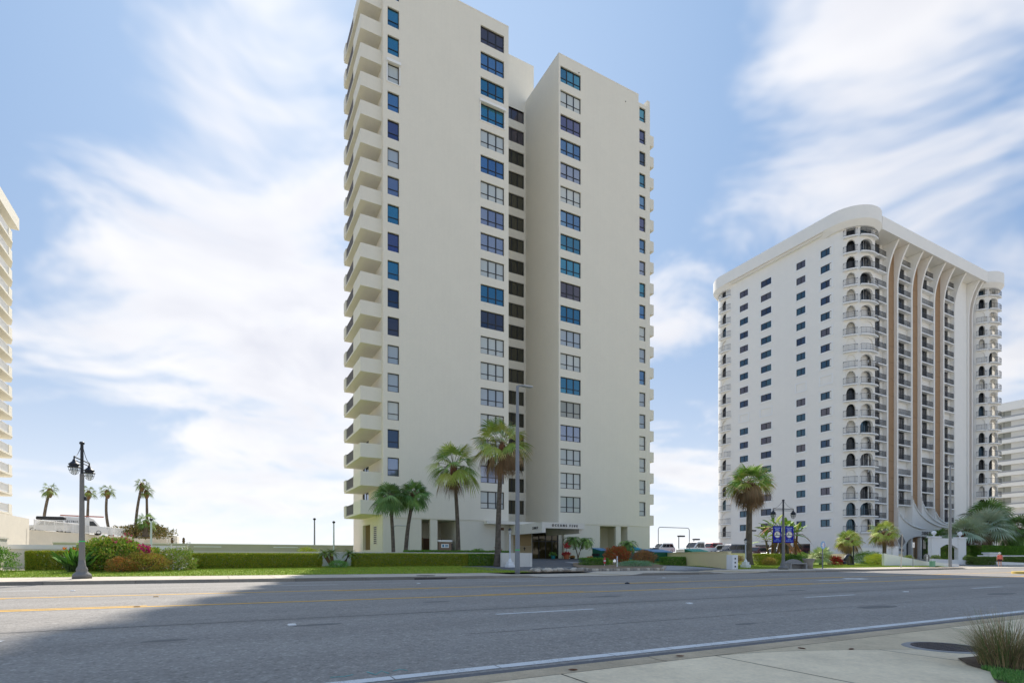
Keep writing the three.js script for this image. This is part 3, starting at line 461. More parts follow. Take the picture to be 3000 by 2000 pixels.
// ================================================================== WHITE TOWER
const white = thing('balcony_tower', 'white tower with arched corner balconies, curved fins and brown brick strips', 'building', [0, 0, 0]);
{
  const XW = 93.2, Y0 = 5.34, H = 2.77, N = 19, TOP = 59.8, FAS = 57.6, G0 = .6;
  // left facade: local u = -D, wall faces -x
  const cols = [[73.8, 75.75], [68.6, 70.85], [61.7, 63.42], [56.9, 58.85]];
  const D0 = 56.5, D1 = 79.2, holes = [], shut = 8;
  const wy = k => Y0 + 1.15 + k * H;
  for (const [a, b] of cols) for (let k = 0; k < N - 1; k++) holes.push([-b, -a, wy(k), wy(k) + 1.25]);
  for (const [a, b] of [[60.8, 64.2], [69, 72.2], [74.5, 75.6]]) holes.push([-b, -a, G0 + .7, G0 + 3]);
  mesh('side_wall', [wallShape(-D1, -D0, G0, FAS + .5, holes, .3).rotateY(-Math.PI / 2).translate(XW, 0, 0)], M.white, white);
  const trimG = (w, h) => merge([bx(-w / 2 - .3, w / 2 + .3, -.32, -.02, -.07, .05), bx(-w / 2 - .3, w / 2 + .3, h + .02, h + .25, -.035, .05), bx(-w / 2 - .3, -w / 2 - .02, -.02, h + .02, -.035, .05), bx(w / 2 + .02, w / 2 + .3, -.02, h + .02, -.035, .05)]);
  cols.forEach(([a, b], ci) => {
    const w = b - a, tg = trimG(w, 1.25), q = windowGeo(+w.toFixed(2), 1.25, 2, 0);
    for (let k = 0; k < N - 1; k++) {
      const g = sub(white, 'window', [XW, wy(k), -(a + b) / 2]); g.rotation.y = -Math.PI / 2;
      mesh('surround', tg, M.whiteTrim, g);
      if ((k === shut + (ci < 2 ? 0 : 1)) || (ci === 0 && k === 8)) mesh('shutter', [bx(-w / 2, w / 2, 0, 1.25, .06, .1)], M.white, g);
      else { const f = mesh('frame', q.frame, M.bronze, g); f.position.z = -.03; const kd = pick(['q', 'd', 'q', 'q', 'k', 'd', 'q', 'k']); q.panes.forEach((p, i) => { const m = mesh('pane', p, M.pane[kd][(i + ci) % 3], g); m.position.z = -.03; }); }
    }
  });
  for (const [a, b] of [[60.8, 64.2], [69, 72.2], [74.5, 75.6]]) { const g = sub(white, 'garage_opening'); mesh('pane', [bx(XW + .28, XW + .34, G0 + .7, G0 + 3, a, b)], M.glassDark, g); }
  // an arched tower: bays along the arc, phi measured from -x towards the viewer
  function tower(cx, cd, r, p0, p1, bays, kinds, rec) {
    const P = (phi, rad) => [cx - rad * Math.cos(phi), -(cd - rad * Math.sin(phi))], R = Math.PI / 180, th = Math.min(.35, rec * .6);
    const quadWall = (list) => { const pos = []; for (const [a, b, y0a, y0b, y1] of list) for (const rad of [r, r - th]) { const A = P(a, rad), B = P(b, rad); const v = [[A[0], y0a, A[1]], [B[0], y0b, B[1]], [B[0], y1, B[1]], [A[0], y1, A[1]]]; const o = rad === r ? [0, 1, 2, 0, 2, 3] : [0, 2, 1, 0, 3, 2]; o.forEach(i => pos.push(...v[i])); } return pos; };
    const soff = (list) => { const pos = []; for (const [a, b, ya, yb] of list) { const A = P(a, r), B = P(b, r), C = P(b, r - th), E = P(a, r - th); const v = [[A[0], ya, A[1]], [E[0], ya, E[1]], [C[0], yb, C[1]], [B[0], yb, B[1]]]; [0, 1, 2, 0, 2, 3].forEach(i => pos.push(...v[i])); } return pos; };
    const storey = [], st = H;
    // solid parts between bays
    const edges = [p0, ...bays.flatMap(b => [b[0], b[1]]), p1];
    for (let i = 0; i < edges.length; i += 2) { const n = Math.max(1, Math.round((edges[i + 1] - edges[i]) / 4)); for (let k = 0; k < n; k++) storey.push([lerp(edges[i], edges[i + 1], k / n) * R, lerp(edges[i], edges[i + 1], (k + 1) / n) * R, 0, 0, st]); }
    const so = [];
    for (const [a, b] of bays) { const n = 14, top = t => { const q = Math.abs(t * 2 - 1); return 1.35 + .95 * Math.sqrt(Math.max(0, 1 - q * q)); }; for (let k = 0; k < n; k++) { const t0 = k / n, t1 = (k + 1) / n, A = lerp(a, b, t0) * R, B = lerp(a, b, t1) * R, y0 = top(t0), y1 = top(t1); storey.push([A, B, y0, y1, st]); so.push([A, B, y0, y1]); }
      for (const q of [a, b]) { const A = P(q * R, r), B = P(q * R, r - th); so.push('side'); so[so.length - 1] = [q * R, q * R, 0, 0, 1.35]; } }
    const pos = quadWall(storey).concat(soff(so.filter(s => s.length === 4)));
    for (const s of so.filter(q => q.length === 5)) { const A = P(s[0], r), B = P(s[0], r - th); pos.push(A[0], 0, A[1], B[0], 0, B[1], B[0], 1.35, B[1], A[0], 0, A[1], B[0], 1.35, B[1], A[0], 1.35, A[1]); }
    const g = new THREE.BufferGeometry(); g.setAttribute('position', new THREE.Float32BufferAttribute(pos, 3)); g.computeVertexNormals(); const storeyG = merge([g]);
    const arcSlab = (a, b, r0, r1, y0, y1, n = 14) => { const s = new THREE.Shape(); for (let i = 0; i <= n; i++) { const q = P(lerp(a, b, i / n) * R, r1); i ? s.lineTo(q[0], -q[1]) : s.moveTo(q[0], -q[1]); } for (let i = n; i >= 0; i--) { const q = P(lerp(a, b, i / n) * R, r0); s.lineTo(q[0], -q[1]); } s.closePath(); return new THREE.ExtrudeGeometry(s, { depth: y1 - y0, bevelEnabled: false }).rotateX(-Math.PI / 2).translate(0, y0, 0); };
    // rotateX(-90) sends shape y to -z, and shape y was -z = D, so D stays the distance
    for (let k = 0; k < N; k++) {
      const y = Y0 + k * H; const w = mesh('storey_wall', storeyG, M.white, white); w.position.y = y;
      bays.forEach(([a, b, out], bi) => {
        const bal = sub(white, 'balcony', [0, y, 0]); const a0 = a - (out ? 1 : 5), b0 = b + (out ? 9 : 2), ro = r + (out || .55);
        const key = [cx, bi].join(); let q = tower.cache[key];
        if (!q) {
          const pts = (rad, yy) => { const o = []; for (let i = 0; i <= 12; i++) { const v = P(lerp(a0, b0, i / 12) * R, rad); o.push(V(v[0], yy, v[1])); } return o; };
          const rail = [tube(pts(ro - .06, 1.08), Array(13).fill(.03), 5), tube(pts(ro - .06, .18), Array(13).fill(.022), 5)]; const nb = Math.max(7, Math.round((b0 - a0) * R * ro / .16)); for (let i = 0; i <= nb; i++) { const v = P(lerp(a0, b0, i / nb) * R, ro - .06); rail.push(bar(V(v[0], .06, v[1]), V(v[0], 1.08, v[1]), i % 5 ? .010 : .022, 5)); }
          for (const e of [a0, b0]) { const i0 = P(e * R, ro - .06), i1 = P(e * R, r + .02); rail.push(bar(V(i0[0], 1.08, i0[1]), V(i1[0], 1.08, i1[1]), .03, 5)); }
          const bp = []; { const nn = 8; for (let i = 0; i < nn; i++) { const A = P(lerp(a - 2, b + 2, i / nn) * R, r - rec), B = P(lerp(a - 2, b + 2, (i + 1) / nn) * R, r - rec); bp.push(A[0], .1, A[1], B[0], .1, B[1], B[0], 2.45, B[1], A[0], .1, A[1], B[0], 2.45, B[1], A[0], 2.45, A[1]); } }
          const closeG = []; { const nn = 12, top = t => { const z = Math.abs(t * 2 - 1); return 1.35 + .95 * Math.sqrt(Math.max(0, 1 - z * z)); }; for (let i = 0; i < nn; i++) { const A = P(lerp(a, b, i / nn) * R, r - .16), B = P(lerp(a, b, (i + 1) / nn) * R, r - .16); closeG.push(A[0], .05, A[1], B[0], .05, B[1], B[0], top((i + 1) / nn) + .01, B[1], A[0], .05, A[1], B[0], top((i + 1) / nn) + .01, B[1], A[0], top(i / nn) + .01, A[1]); } }
          const mk = arr => { const gg = new THREE.BufferGeometry(); gg.setAttribute('position', new THREE.Float32BufferAttribute(arr, 3)); gg.computeVertexNormals(); return merge([gg]); };
          const mul2 = []; for (let i = 1; i < 4; i++) { const v = P(lerp(a, b, i / 4) * R, r - rec + .05); mul2.push(bar(V(v[0], .1, v[1]), V(v[0], 2.4, v[1]), .03, 5)); }
          q = tower.cache[key] = { slab: merge([arcSlab(a0 - .5, b0 + .5, r - .3, ro, -.16, .04)]), floor: merge([arcSlab(p0, p1, r - 1.2, r - .36, -.1, .03, 20)]), rail: merge(rail), back: mk(bp), close: mk(closeG), mull: merge(mul2) };
        }
        mesh('slab', q.slab, M.whiteTrim, bal); mesh('railing', q.rail, M.blackRail, bal);
        if (bi === 0) mesh('floor', q.floor, M.whiteTrim, bal);
        const kd = kinds[bi][k % kinds[bi].length];
        if (kd === 's') mesh('shutter', q.close, M.white, bal); else { mesh('door', q.back, kd === 'w' ? M.white : pick([M.glassDark, M.glassDark, M.pane.q[k % 3]]), bal); if (kd !== 'w') mesh('mullion', q.mull, kd === 'm' ? M.whiteTrim : M.bronze, bal); }
      });
    }
    // ground storey and rounded roof eave
    const gs = []; for (let i = 0; i < 20; i++) { const a = lerp(p0, p1, i / 20) * R, b = lerp(p0, p1, (i + 1) / 20) * R; gs.push([a, b, 0, 0, Y0 - G0]); } const gp = quadWall(gs), gg = new THREE.BufferGeometry(); gg.setAttribute('position', new THREE.Float32BufferAttribute(gp, 3)); gg.computeVertexNormals(); mesh('ground_wall', [gg.translate(0, G0, 0)], M.white, white);
    mesh('core', [cyl(r - 1.25, r - 1.25, FAS - G0 - .1, cx, G0, -cd, 28)], M.white, white);
    mesh('eave', [cyl(r + .35, r + 1.0, FAS - 56.7, cx, 56.7, -cd, 44), cyl(r + 1.0, r + 1.0, TOP - FAS, cx, FAS, -cd, 44)], M.white, white);
  }
  tower.cache = {};
  tower(97.2, 56.5, 4, -20, 150, [[27, 47], [57, 98, .6]], ['ddwsddwddwsswwwwddd', 'wddwmwdwwwwsswmdmmd'], .9);
  tower(96.7, 79.6, 3.5, -55, 40, [[-12, 22]], ['dsddwdsdwddsddwdddd'], .3);
  tower(142.2, 55.7, 3.5, 10, 150, [[28, 46], [57, 100, .6]], ['dddwddddsddwdswdsd', 'wdwdwdmdwwwwddwwwd'], .9);
  // front: fins, bays, brick
  const finProfile = (flare, topOut = 1.9) => {
    const s = new THREE.Shape(), back = -56.2, f = -54.7; s.moveTo(back, G0); // x of the shape = -D
    if (flare) { s.lineTo(-48.4, G0); s.lineTo(-48.4, flare[1]); for (let i = 1; i <= 14; i++) { const t = i / 14 * Math.PI / 2; s.lineTo(-48.4 + (f + 48.4) * (1 - Math.cos(t)) * 1, flare[1] + (flare[0] - flare[1]) * Math.sin(t) * 1); } }
    else s.lineTo(f, G0);
    s.lineTo(f, 50.5); for (let i = 1; i <= 12; i++) { const t = i / 12; s.lineTo(f + topOut * t * t, lerp(50.5, FAS - .01, 1 - (1 - t) * (1 - t * .2))); } s.lineTo(back, FAS - .01); s.closePath(); return s;
  };
  const fins = [106.6, 109.9, 114.8, 118.1, 123.0, 126.6, 131.0, 136.8, 138.3];
  for (const x of fins) mesh('fin', [new THREE.ExtrudeGeometry(finProfile(null), { depth: .42, bevelEnabled: false }).rotateY(-Math.PI / 2).translate(x, 0, 0)], M.white, white);
  // lower wall whose top follows the ribs that sweep sideways
  const ribs = [[109.5, 118.9, 10.3, 6.55], [114.4, 127.8, 12.7, 7.0], [117.7, 128.6, 12.6, 7.4], [122.6, 128.8, 10.6, 7.7]];
  const ribY = ([x0, x1, y0, y1], x) => { const t = clamp((x - x0) / (x1 - x0)); return y1 + (y0 - y1) * (1 - Math.sqrt(Math.max(0, 1 - (1 - t) * (1 - t)))) ; };
  const topY = x => Math.max(6.5, ...ribs.filter(r => x >= r[0] - 1e-6).map(r => ribY(r, x)));
  { const s = new THREE.Shape(); s.moveTo(109.5, G0); for (let x = 109.5; x <= 131.01; x += .1) { s.lineTo(x, topY(x)); } s.lineTo(131, G0); s.closePath();
    const h = new THREE.Path(); h.moveTo(112.2, G0 + .01); h.lineTo(112.2, 3.6); for (let i = 1; i <= 16; i++) { const t = i / 16; h.lineTo(lerp(112.2, 123.2, t), 3.6 + 1.55 * Math.pow(Math.max(0, Math.sin(t * Math.PI)), .5)); } h.lineTo(123.2, G0 + .01); h.closePath(); s.holes.push(h);
    mesh('lower_wall', [new THREE.ExtrudeGeometry(s, { depth: .7, bevelEnabled: false }).translate(0, 0, -55.2)], M.white, white); }
  for (const r of ribs) { const pts = []; for (let i = 0; i <= 22; i++) { const t = 1 - Math.pow(1 - i / 22, 1.6) ; const x = lerp(r[0] + .12, r[1], (i / 22) ** 1.6); pts.push(V(x, ribY(r, x), -54.47)); } mesh('rib', [tube(pts, pts.map((q, i) => i < 3 ? .1 : i > pts.length - 4 ? .1 : .17), 8)], M.whiteTrim, white); }
  // brick strips in courses
  for (const [a, b] of [[106.62, 109.46], [114.82, 117.66], [123.02, 126.16], [136.82, 137.86]]) for (let k = 0; k < 19; k++) { const y = G0 + (k ? (k - 0) * 3.02 : 0); mesh('brick_panel', [bx(a, b, y, Math.min(57.5, y + 2.99), 55.25, 55.5)], M.brick, white); }
  // plain wall beside the right hand fin
  mesh('plain_wall', [bx(131.0, 136.36, G0, FAS, 55.0, 56.2)], M.white, white);
  mesh('back_wall', [bx(101, 144, G0, FAS, 55.75, 56.3), bx(97, 145, G0, FAS, 83.2, 83.5), bx(144.7, 145, G0, FAS, 56.3, 83.2)], M.white, white);
  // window bays
  const bays = [[101.6, 106.15, 'ddwdwddddddwddddwdd'], [109.92, 114.36, 'dwddwdddwddddwddddw'], [118.12, 122.56, 'dddddwddddwdddwdwdd'], [126.62, 130.56, 'dkkdkkddwdkkdddkkdd']];
  for (const [a, b, kinds] of bays) {
    const slab = merge([bx(a + .01, b, -.18, .02, 54.72, 55.74)]), rail = [bx(a + .05, b - .05, 1.0, 1.05, 54.8, 54.85), bx(a + .05, b - .05, .1, .14, 54.8, 54.85)]; for (let x = a + .1; x < b - .05; x += .14) rail.push(bx(x, x + .025, .12, 1.01, 54.81, 54.84)); const railG = merge(rail);
    const w = b - a, side = merge([bx(a + w * .8, b, .02, H - .18, 55.45, 55.74)]), full = merge([bx(a, b, .02, H - .18, 55.5, 55.74)]), pane = [0, 1, 2].map(i => merge([bx(a + w * .8 * i / 3 + .04, a + w * .8 * (i + 1) / 3 - .04, .06, H - .3, 55.55, 55.6)])), fr = merge([bx(a, a + w * .8, H - .3, H - .18, 55.5, 55.66)].concat([0, 1, 2].map(i => bx(a + w * .8 * i / 3 - .04 + (i ? 0 : .04), a + w * .8 * i / 3 + .04, .02, H - .3, 55.5, 55.66))));
    const lowest = a > 105 ? (a < 112 ? 2 : a < 120 ? 2 : 1) : 0;
    for (let k = lowest; k < N; k++) {
      const g = sub(white, 'loggia', [0, Y0 + k * H, 0]); mesh('slab', slab, M.whiteTrim, g); mesh('railing', railG, M.blackRail, g);
      const kd = kinds[k % kinds.length];
      if (kd === 'w' || kd === 's') mesh('panel', full, M.white, g); else { mesh('side_panel', side, M.white, g); mesh('frame', fr, M.bronze, g); pane.forEach((p, i) => mesh('pane', p, kd === 'k' ? M.pane.k[(k + i) % 3] : M.glassDark, g)); }
    }
  }
  // podium front with a low arch, street number and dark glazed lobby
  mesh('podium_front', [bx(101.4, 106.18, G0, 5.1, 54.2, 55.2)], M.white, white);
  { const l = sub(white, 'lobby'); for (let i = 0; i < 8; i++) { mesh('pane', [bx(111.2 + i * 1.42, 112.52 + i * 1.42, G0, 4.6, 55.3, 55.36)], M.glassDark, l); mesh('mullion', [bx(112.53 + i * 1.42, 112.61 + i * 1.42, G0, 4.7, 55.22, 55.4)], M.bronze, l); } }
  for (const [c, g] of letters('3003', .62, .06, fontSerif, 1)) mesh('letter', [g.scale(1.5, 1, 1).translate(117.6, 5.45, -54.5 + .002)], M.bronze, white);
  // roof slab and fascia
  mesh('roof_slab', [bx(97, 144.2, FAS, FAS + .4, 52.9, 83.5), bx(XW - .6, 97, FAS, FAS + .4, 56.6, 79.5)], M.white, white);
  mesh('fascia', [bx(100.5, 140.5, FAS - .05, TOP, 52.5, 52.9)], M.white, white);
  mesh('fascia', [bx(XW - 1.0, XW - .6, FAS, TOP, 56.5, 79.6), bx(XW - .6, XW + .2, FAS - .3, FAS - .01, 58.2, 78)], M.white, white);
  mesh('fascia', [bx(97, 145.4, FAS + .4, TOP, 83.5, 83.9), bx(145.1, 145.4, FAS + .4, TOP, 57, 83.5)], M.white, white);
}
// ------------------------------------------------------------------ far white block with balcony bands
{
  const t = thing('banded_block', 'distant white apartment block with long balcony bands beyond the palms', 'building', [0, 0, 0]);
  const X = 178, d0 = 40, d1 = 66;
  mesh('wall', [bx(X, X + 40, 0, 38.5, d0, d1)], M.farWall, t);
  mesh('roof_parapet', [bx(X - 1.2, X + 40.5, 38.5, 40.6, d0 - .5, d1 + 1.5)], M.farWall, t);
  for (let k = 0; k < 13; k++) {
    const b = sub(t, 'balcony', [0, 2.6 + k * 2.77, 0]); mesh('slab', [bx(X - 1.2, X, 0, .9, d0, d1 + 1.3)], M.farWall, b); mesh('railing', [bx(X - 1.16, X - 1.12, .95, 1.25, d0, d1 + 1.3), bx(X - 1.18, X - 1.1, 1.25, 1.3, d0, d1 + 1.3)], std({ color: col(.35, .37, .40), roughness: .5 }), b);
    for (const [a, c] of [[62.4, 65.2], [55.6, 57.2]]) { const w = sub(t, 'window', [0, 3.6 + k * 2.77, 0]); mesh('pane', [bx(X - .05, X, .1, 1.75, a, c)], M.pane.y[k % 3], w); mesh('frame', [bx(X - .08, X - .001, .02, .1, a, c), bx(X - .08, X - .001, .1, 1.75, (a + c) / 2 - .04, (a + c) / 2 + .04)], M.bronze, w); }
  }
}
// ------------------------------------------------------------------ balcony block at the left and its parking deck
{
  const t = thing('terrace_block', 'cream apartment block with white railed balconies above a stucco deck wall', 'building', [0, 0, 0]);
  const X = -28.3, dn = 70, df = 101.5;
  mesh('wall', [bx(X - 18, X, 4, 48.6, dn, df)], M.stucco, t);
  mesh('roof_parapet', [bx(X - 18, X + 2.9, 48.2, 49.9, dn, df + 1.5)], M.stucco, t);
  for (let k = 0; k < 15; k++) {
    const y = 7.1 + k * 2.72, b = sub(t, 'balcony', [0, y, 0]), xo = X + 2.8;
    mesh('slab', [new THREE.ExtrudeGeometry(new THREE.Shape([[X, dn], [xo, dn], [xo, df - 1], [xo - .7, df + 1.2], [X, df + 1.6]].map(q => new THREE.Vector2(...q))), { depth: .22, bevelEnabled: false }).rotateX(-Math.PI / 2)], M.stucco, b);
    mesh('pier', [bx(xo - .2, xo, .22, 1.4, df - 2.6, df - 1.2)], M.stucco, b);
    const r = [bx(xo - .1, xo - .04, 1.3, 1.36, dn, df - 2.6), bx(xo - .1, xo - .04, .3, .35, dn, df - 2.6), bx(xo - .72, xo - .66, 1.3, 1.36, df - 1.2, df + 1.1)]; for (let d = 84; d < df - 2.6; d += .14) r.push(bx(xo - .085, xo - .055, .3, 1.32, d, d + .03)); for (let d = df - 1.1; d < df + 1.1; d += .14) r.push(bx(xo - .2 - (d - df + 1.1) * .22, xo - .17 - (d - df + 1.1) * .22, .22, 1.32, d, d + .03));
    mesh('railing', r, M.whiteRail, b);
    const w = sub(t, 'sliding_door', [0, y, 0]); mesh('pane', [bx(X + .005, X + .05, .25, 2.3, df - 5, df - 3)], M.pane.d[k % 3], w); mesh('frame', [bx(X + .01, X + .08, 2.3, 2.4, df - 5.1, df - 2.9), bx(X + .01, X + .08, .25, 2.3, df - 4.04, df - 3.96)], M.whiteTrim, w);
  }
  // deck wall with ramp rail
  const dw = thing('deck_wall', 'long rough cream retaining wall of the raised parking deck', 'wall', [0, 0, 0]);
  mesh('tall_block', [bx(-34, -21, -.2, 5.95, 40.2, 89)], M.deckWall, dw);
  const s = new THREE.Shape([[-21.02, 89.01], [-11.9, 119], [-8.5, 119], [-8.5, 124], [-40, 124], [-40, 89.01]].map(q => new THREE.Vector2(...q)));
  mesh('deck', [new THREE.ExtrudeGeometry(s, { depth: 4.8, bevelEnabled: false }).rotateX(-Math.PI / 2).translate(0, -.2, 0)], M.deckWall, dw);
  mesh('end_block', [bx(-12.6, -7.0, -.2, 5.2, 121, 128), bx(-12.6, -9.2, 5.2, 6.2, 121, 128)], M.stuccoPale, dw);
  const fence = thing('deck_railing', 'white metal railing along the edge of the raised deck', 'railing', [0, 0, 0]);
  { const A = [-20.6, 89.4], B = [-11.6, 118.8], n = 15; const at = (t, y) => V(lerp(A[0], B[0], t), y, -lerp(A[1], B[1], t)); const yb = 4.6, yt = 5.9;
    for (let i = 0; i <= n; i++) mesh('post', [bar(at(i / n, yb), at(i / n, yt + .05), .055, 8)], M.whiteRail, fence);
    mesh('top_rail', [bar(at(0, yt), at(1, yt), .045, 8)], M.whiteRail, fence); mesh('bottom_rail', [bar(at(0, yb + .15), at(1, yb + .15), .03, 8)], M.whiteRail, fence);
    const bs = []; for (let i = 0; i < 260; i++) { const t = (i + .5) / 260; bs.push(bar(at(t, yb + .15), at(t, yt), .022, 4)); } const bm = mesh('balusters', bs, M.whiteRail, fence); bm.userData.kind = 'stuff'; }
}
// boundary walls in front
{
  const w = thing('garden_wall', 'low pale stucco garden wall behind the clipped hedges', 'wall', [0, 0, 0]);
  mesh('wall', [bx(-1.9, 23.6, -.1, 1.42, 42, 42.25)], M.gardenWall, w); mesh('coping', [bx(-1.95, 23.65, 1.42, 1.5, 41.95, 42.3)], M.gardenWall, w);
  const w2 = thing('tall_garden_wall', 'taller plain cream wall behind the flowering shrubs', 'wall', [0, 0, 0]);
  mesh('wall', [bx(-20.9, -1.93, -.1, 1.60, 43.5, 43.8)], M.deckWall, w2); mesh('coping', [bx(-20.9, -1.9, 1.60, 1.86, 43.44, 43.86)], M.white, w2);
  const b = thing('wall_pier_block', 'cream stucco wall block beside the round clipped bush', 'wall', [0, 0, 0]); mesh('block', [bx(-20.9, -11.05, -.1, 2.15, 41.2, 42.6)], M.deckWall, b); mesh('joint_band', [bx(-20.9, -11.0, 2.15, 2.25, 41.15, 42.65)], M.deckWall, b);
  const far = thing('seaward_wall', 'long tan wall closing the yard on the ocean side', 'wall', [0, 0, 0]); mesh('wall', [bx(-13, 13.2, .5, 2.38, 62, 62.3)], std({ map: mottled([.52, .47, .37], .1, 5, .3), roughness: .95 }), far); mesh('coping', [bx(-13.05, 13.25, 2.38, 2.46, 61.95, 62.35)], M.gardenWall, far);
  for (const x of [-9.4, -2.2, 5.0]) mesh('light_strip', [bx(x, x + 2.4, 2.12, 2.2, 61.93, 61.99)], M.whiteTrim, far);
  const dwall = thing('driveway_wall', 'short pale wall at the mouth of the entrance drive', 'wall', [0, 0, 0]);
  mesh('wall', [bx(19.5, 21.99, -.05, 1.45, 38.0, 38.25), bx(22.0, 22.25, -.05, 1.45, 38.0, 41.5)], M.gardenWall, dwall);
  const y = thing('yellow_wall', 'pale yellow stucco wall beside the parking ramp', 'wall', [0, 0, 0]);
  { const A = [42.2, 44.5], B = [36.8, 30.9]; const L = Math.hypot(B[0] - A[0], B[1] - A[1]), ang = Math.atan2(-(B[1] - A[1]) * -1, B[0] - A[0]); const q = new THREE.BoxGeometry(L, 1.4, .25).translate(L / 2, .7, 0).rotateY(Math.atan2((B[1] - A[1]), (B[0] - A[0]))).translate(A[0], .12, -A[1]); mesh('wall', [q], M.yellowWall, y); mesh('coping', [new THREE.BoxGeometry(L, .07, .33).translate(L / 2, 1.44, 0).rotateY(Math.atan2((B[1] - A[1]), (B[0] - A[0]))).translate(A[0], .12, -A[1])], M.yellowWall, y); }
  const y2 = thing('planter_wall', 'pale yellow planter wall below the parked cars', 'wall', [0, 0, 0]); mesh('wall', [bx(40, 92, .2, 1.55, 45.2, 45.5)], M.yellowWall, y2); mesh('coping', [bx(39.95, 92, 1.55, 1.62, 45.15, 45.55)], M.yellowWall, y2);
  const p = thing('wall_pillar', 'white square pillar with three dark vents at the ramp', 'pillar', [36.5, 0, -30.4]); mesh('shaft', [rbx(-.32, .32, .02, 1.3, -.3, .3, .02)], M.whiteTrim, p); for (let i = 0; i < 3; i++) mesh('vent', [bx(-.08, .08, .3 + i * .32, .42 + i * .32, -.31, -.295)], M.bronze, p);
  const lane = thing('ramp_wall', 'white wall sloping along the tower driveway', 'wall', [0, 0, 0]);
  { const A = [63.4, 33.2], B = [73.2, 30.4], L = Math.hypot(B[0] - A[0], B[1] - A[1]); const s = new THREE.Shape([[0, 0], [L, 0], [L, .28], [L * .55, .62], [0, 1.5]].map(q => new THREE.Vector2(...q))); mesh('wall', [new THREE.ExtrudeGeometry(s, { depth: .3, bevelEnabled: false }).rotateY(Math.atan2(-(A[1] - B[1]), L) * 1).translate(A[0], .05, -A[1])], M.white, lane); }
  const lane2 = thing('far_ramp_wall', 'low white wall across the tower driveway', 'wall', [0, 0, 0]);
  { const A = [80, 36.2], B = [96, 32.4], L = Math.hypot(B[0] - A[0], B[1] - A[1]); const s = new THREE.Shape([[0, 0], [L, 0], [L, .3], [0, .85]].map(q => new THREE.Vector2(...q))); mesh('wall', [new THREE.ExtrudeGeometry(s, { depth: .3, bevelEnabled: false }).rotateY(Math.atan2(-(A[1] - B[1]), L)).translate(A[0], .1, -A[1])], M.white, lane2); }
  const rw = thing('low_white_wall', 'low white wall with a capped pier before the dark hedge', 'wall', [0, 0, 0]); mesh('wall', [bx(104, 150, 0, 1.35, 40.2, 40.5)], M.white, rw); mesh('coping', [bx(104, 150, 1.35, 1.47, 40.12, 40.58)], M.whiteTrim, rw); mesh('pier', [bx(106.4, 109.4, 0, 1.75, 39.9, 40.75)], M.white, rw); mesh('pier_cap', [bx(106.2, 109.6, 1.75, 1.92, 39.75, 40.9)], M.whiteTrim, rw);
  const hw = thing('court_wall', 'white courtyard wall in front of the balcony tower', 'wall', [0, 0, 0]); mesh('wall', [bx(70.0, 79.0, .3, 2.35, 40, 40.3)], M.white, hw); mesh('end_pier', [bx(78.6, 80.0, .3, 2.6, 39.8, 40.5)], M.white, hw);
}

// ================================================================== PLANTS
// leaf soup: triangles with a colour for each leaf
class Leaves {
  constructor() { this.p = []; this.c = []; this.n = []; }
  tri(a, b, c, k) { this.p.push(a.x, a.y, a.z, b.x, b.y, b.z, c.x, c.y, c.z); for (let i = 0; i < 3; i++) this.c.push(k[0], k[1], k[2]); }
  quad(a, b, c, d, k) { this.tri(a, b, c, k); this.tri(a, c, d, k); }
  leaf(at, dir, side, L, w, k, bend = .15) {             // pointed oval leaf folded along its rib
    const up = new THREE.Vector3().crossVectors(side, dir).normalize(), m = at.clone().addScaledVector(dir, L * .5).addScaledVector(up, L * bend * .5), t = at.clone().addScaledVector(dir, L).addScaledVector(up, -L * bend);
    const l = m.clone().addScaledVector(side, w / 2).addScaledVector(up, w * .18), r = m.clone().addScaledVector(side, -w / 2).addScaledVector(up, w * .18);
    this.tri(at, l, t, k); this.tri(at, t, r, k);
  }
  mesh(name, mat, parent) { if (mat === M.leaf) for (let i = 0; i < this.c.length; i += 3) { const m = Math.max(this.c[i], this.c[i + 1]); if (m > .165) for (let k = 0; k < 3; k++) this.c[i + k] *= .165 / m; } const g = new THREE.BufferGeometry(); g.setAttribute('position', new THREE.Float32BufferAttribute(this.p, 3)); g.setAttribute('color', new THREE.Float32BufferAttribute(this.c, 3)); g.computeVertexNormals(); return mesh(name, g, mat, parent); }
}
const rdir = () => { const y = rr(-1, 1), a = rr(0, 6.283), s = Math.sqrt(1 - y * y); return V(s * Math.cos(a), y, s * Math.sin(a)); };
const vary = (c, v = .25) => { const m = 1 + rr(-v, v); return [c[0] * m * (1 + rr(-.08, .08)), c[1] * m, c[2] * m]; };
const TWIG = std({ color: col(.17, .125, .085), roughness: 1 });
function leavesAt(Lv, p, out, size, pal, wRatio = .55) { const d = out.clone().multiplyScalar(.55).add(rdir().multiplyScalar(.8)).add(V(0, .25, 0)).normalize(); let s = new THREE.Vector3().crossVectors(d, rdir()).normalize(); Lv.leaf(p, d, s, size * rr(.7, 1.3), size * wRatio * rr(.8, 1.2), vary(pick(pal))); }
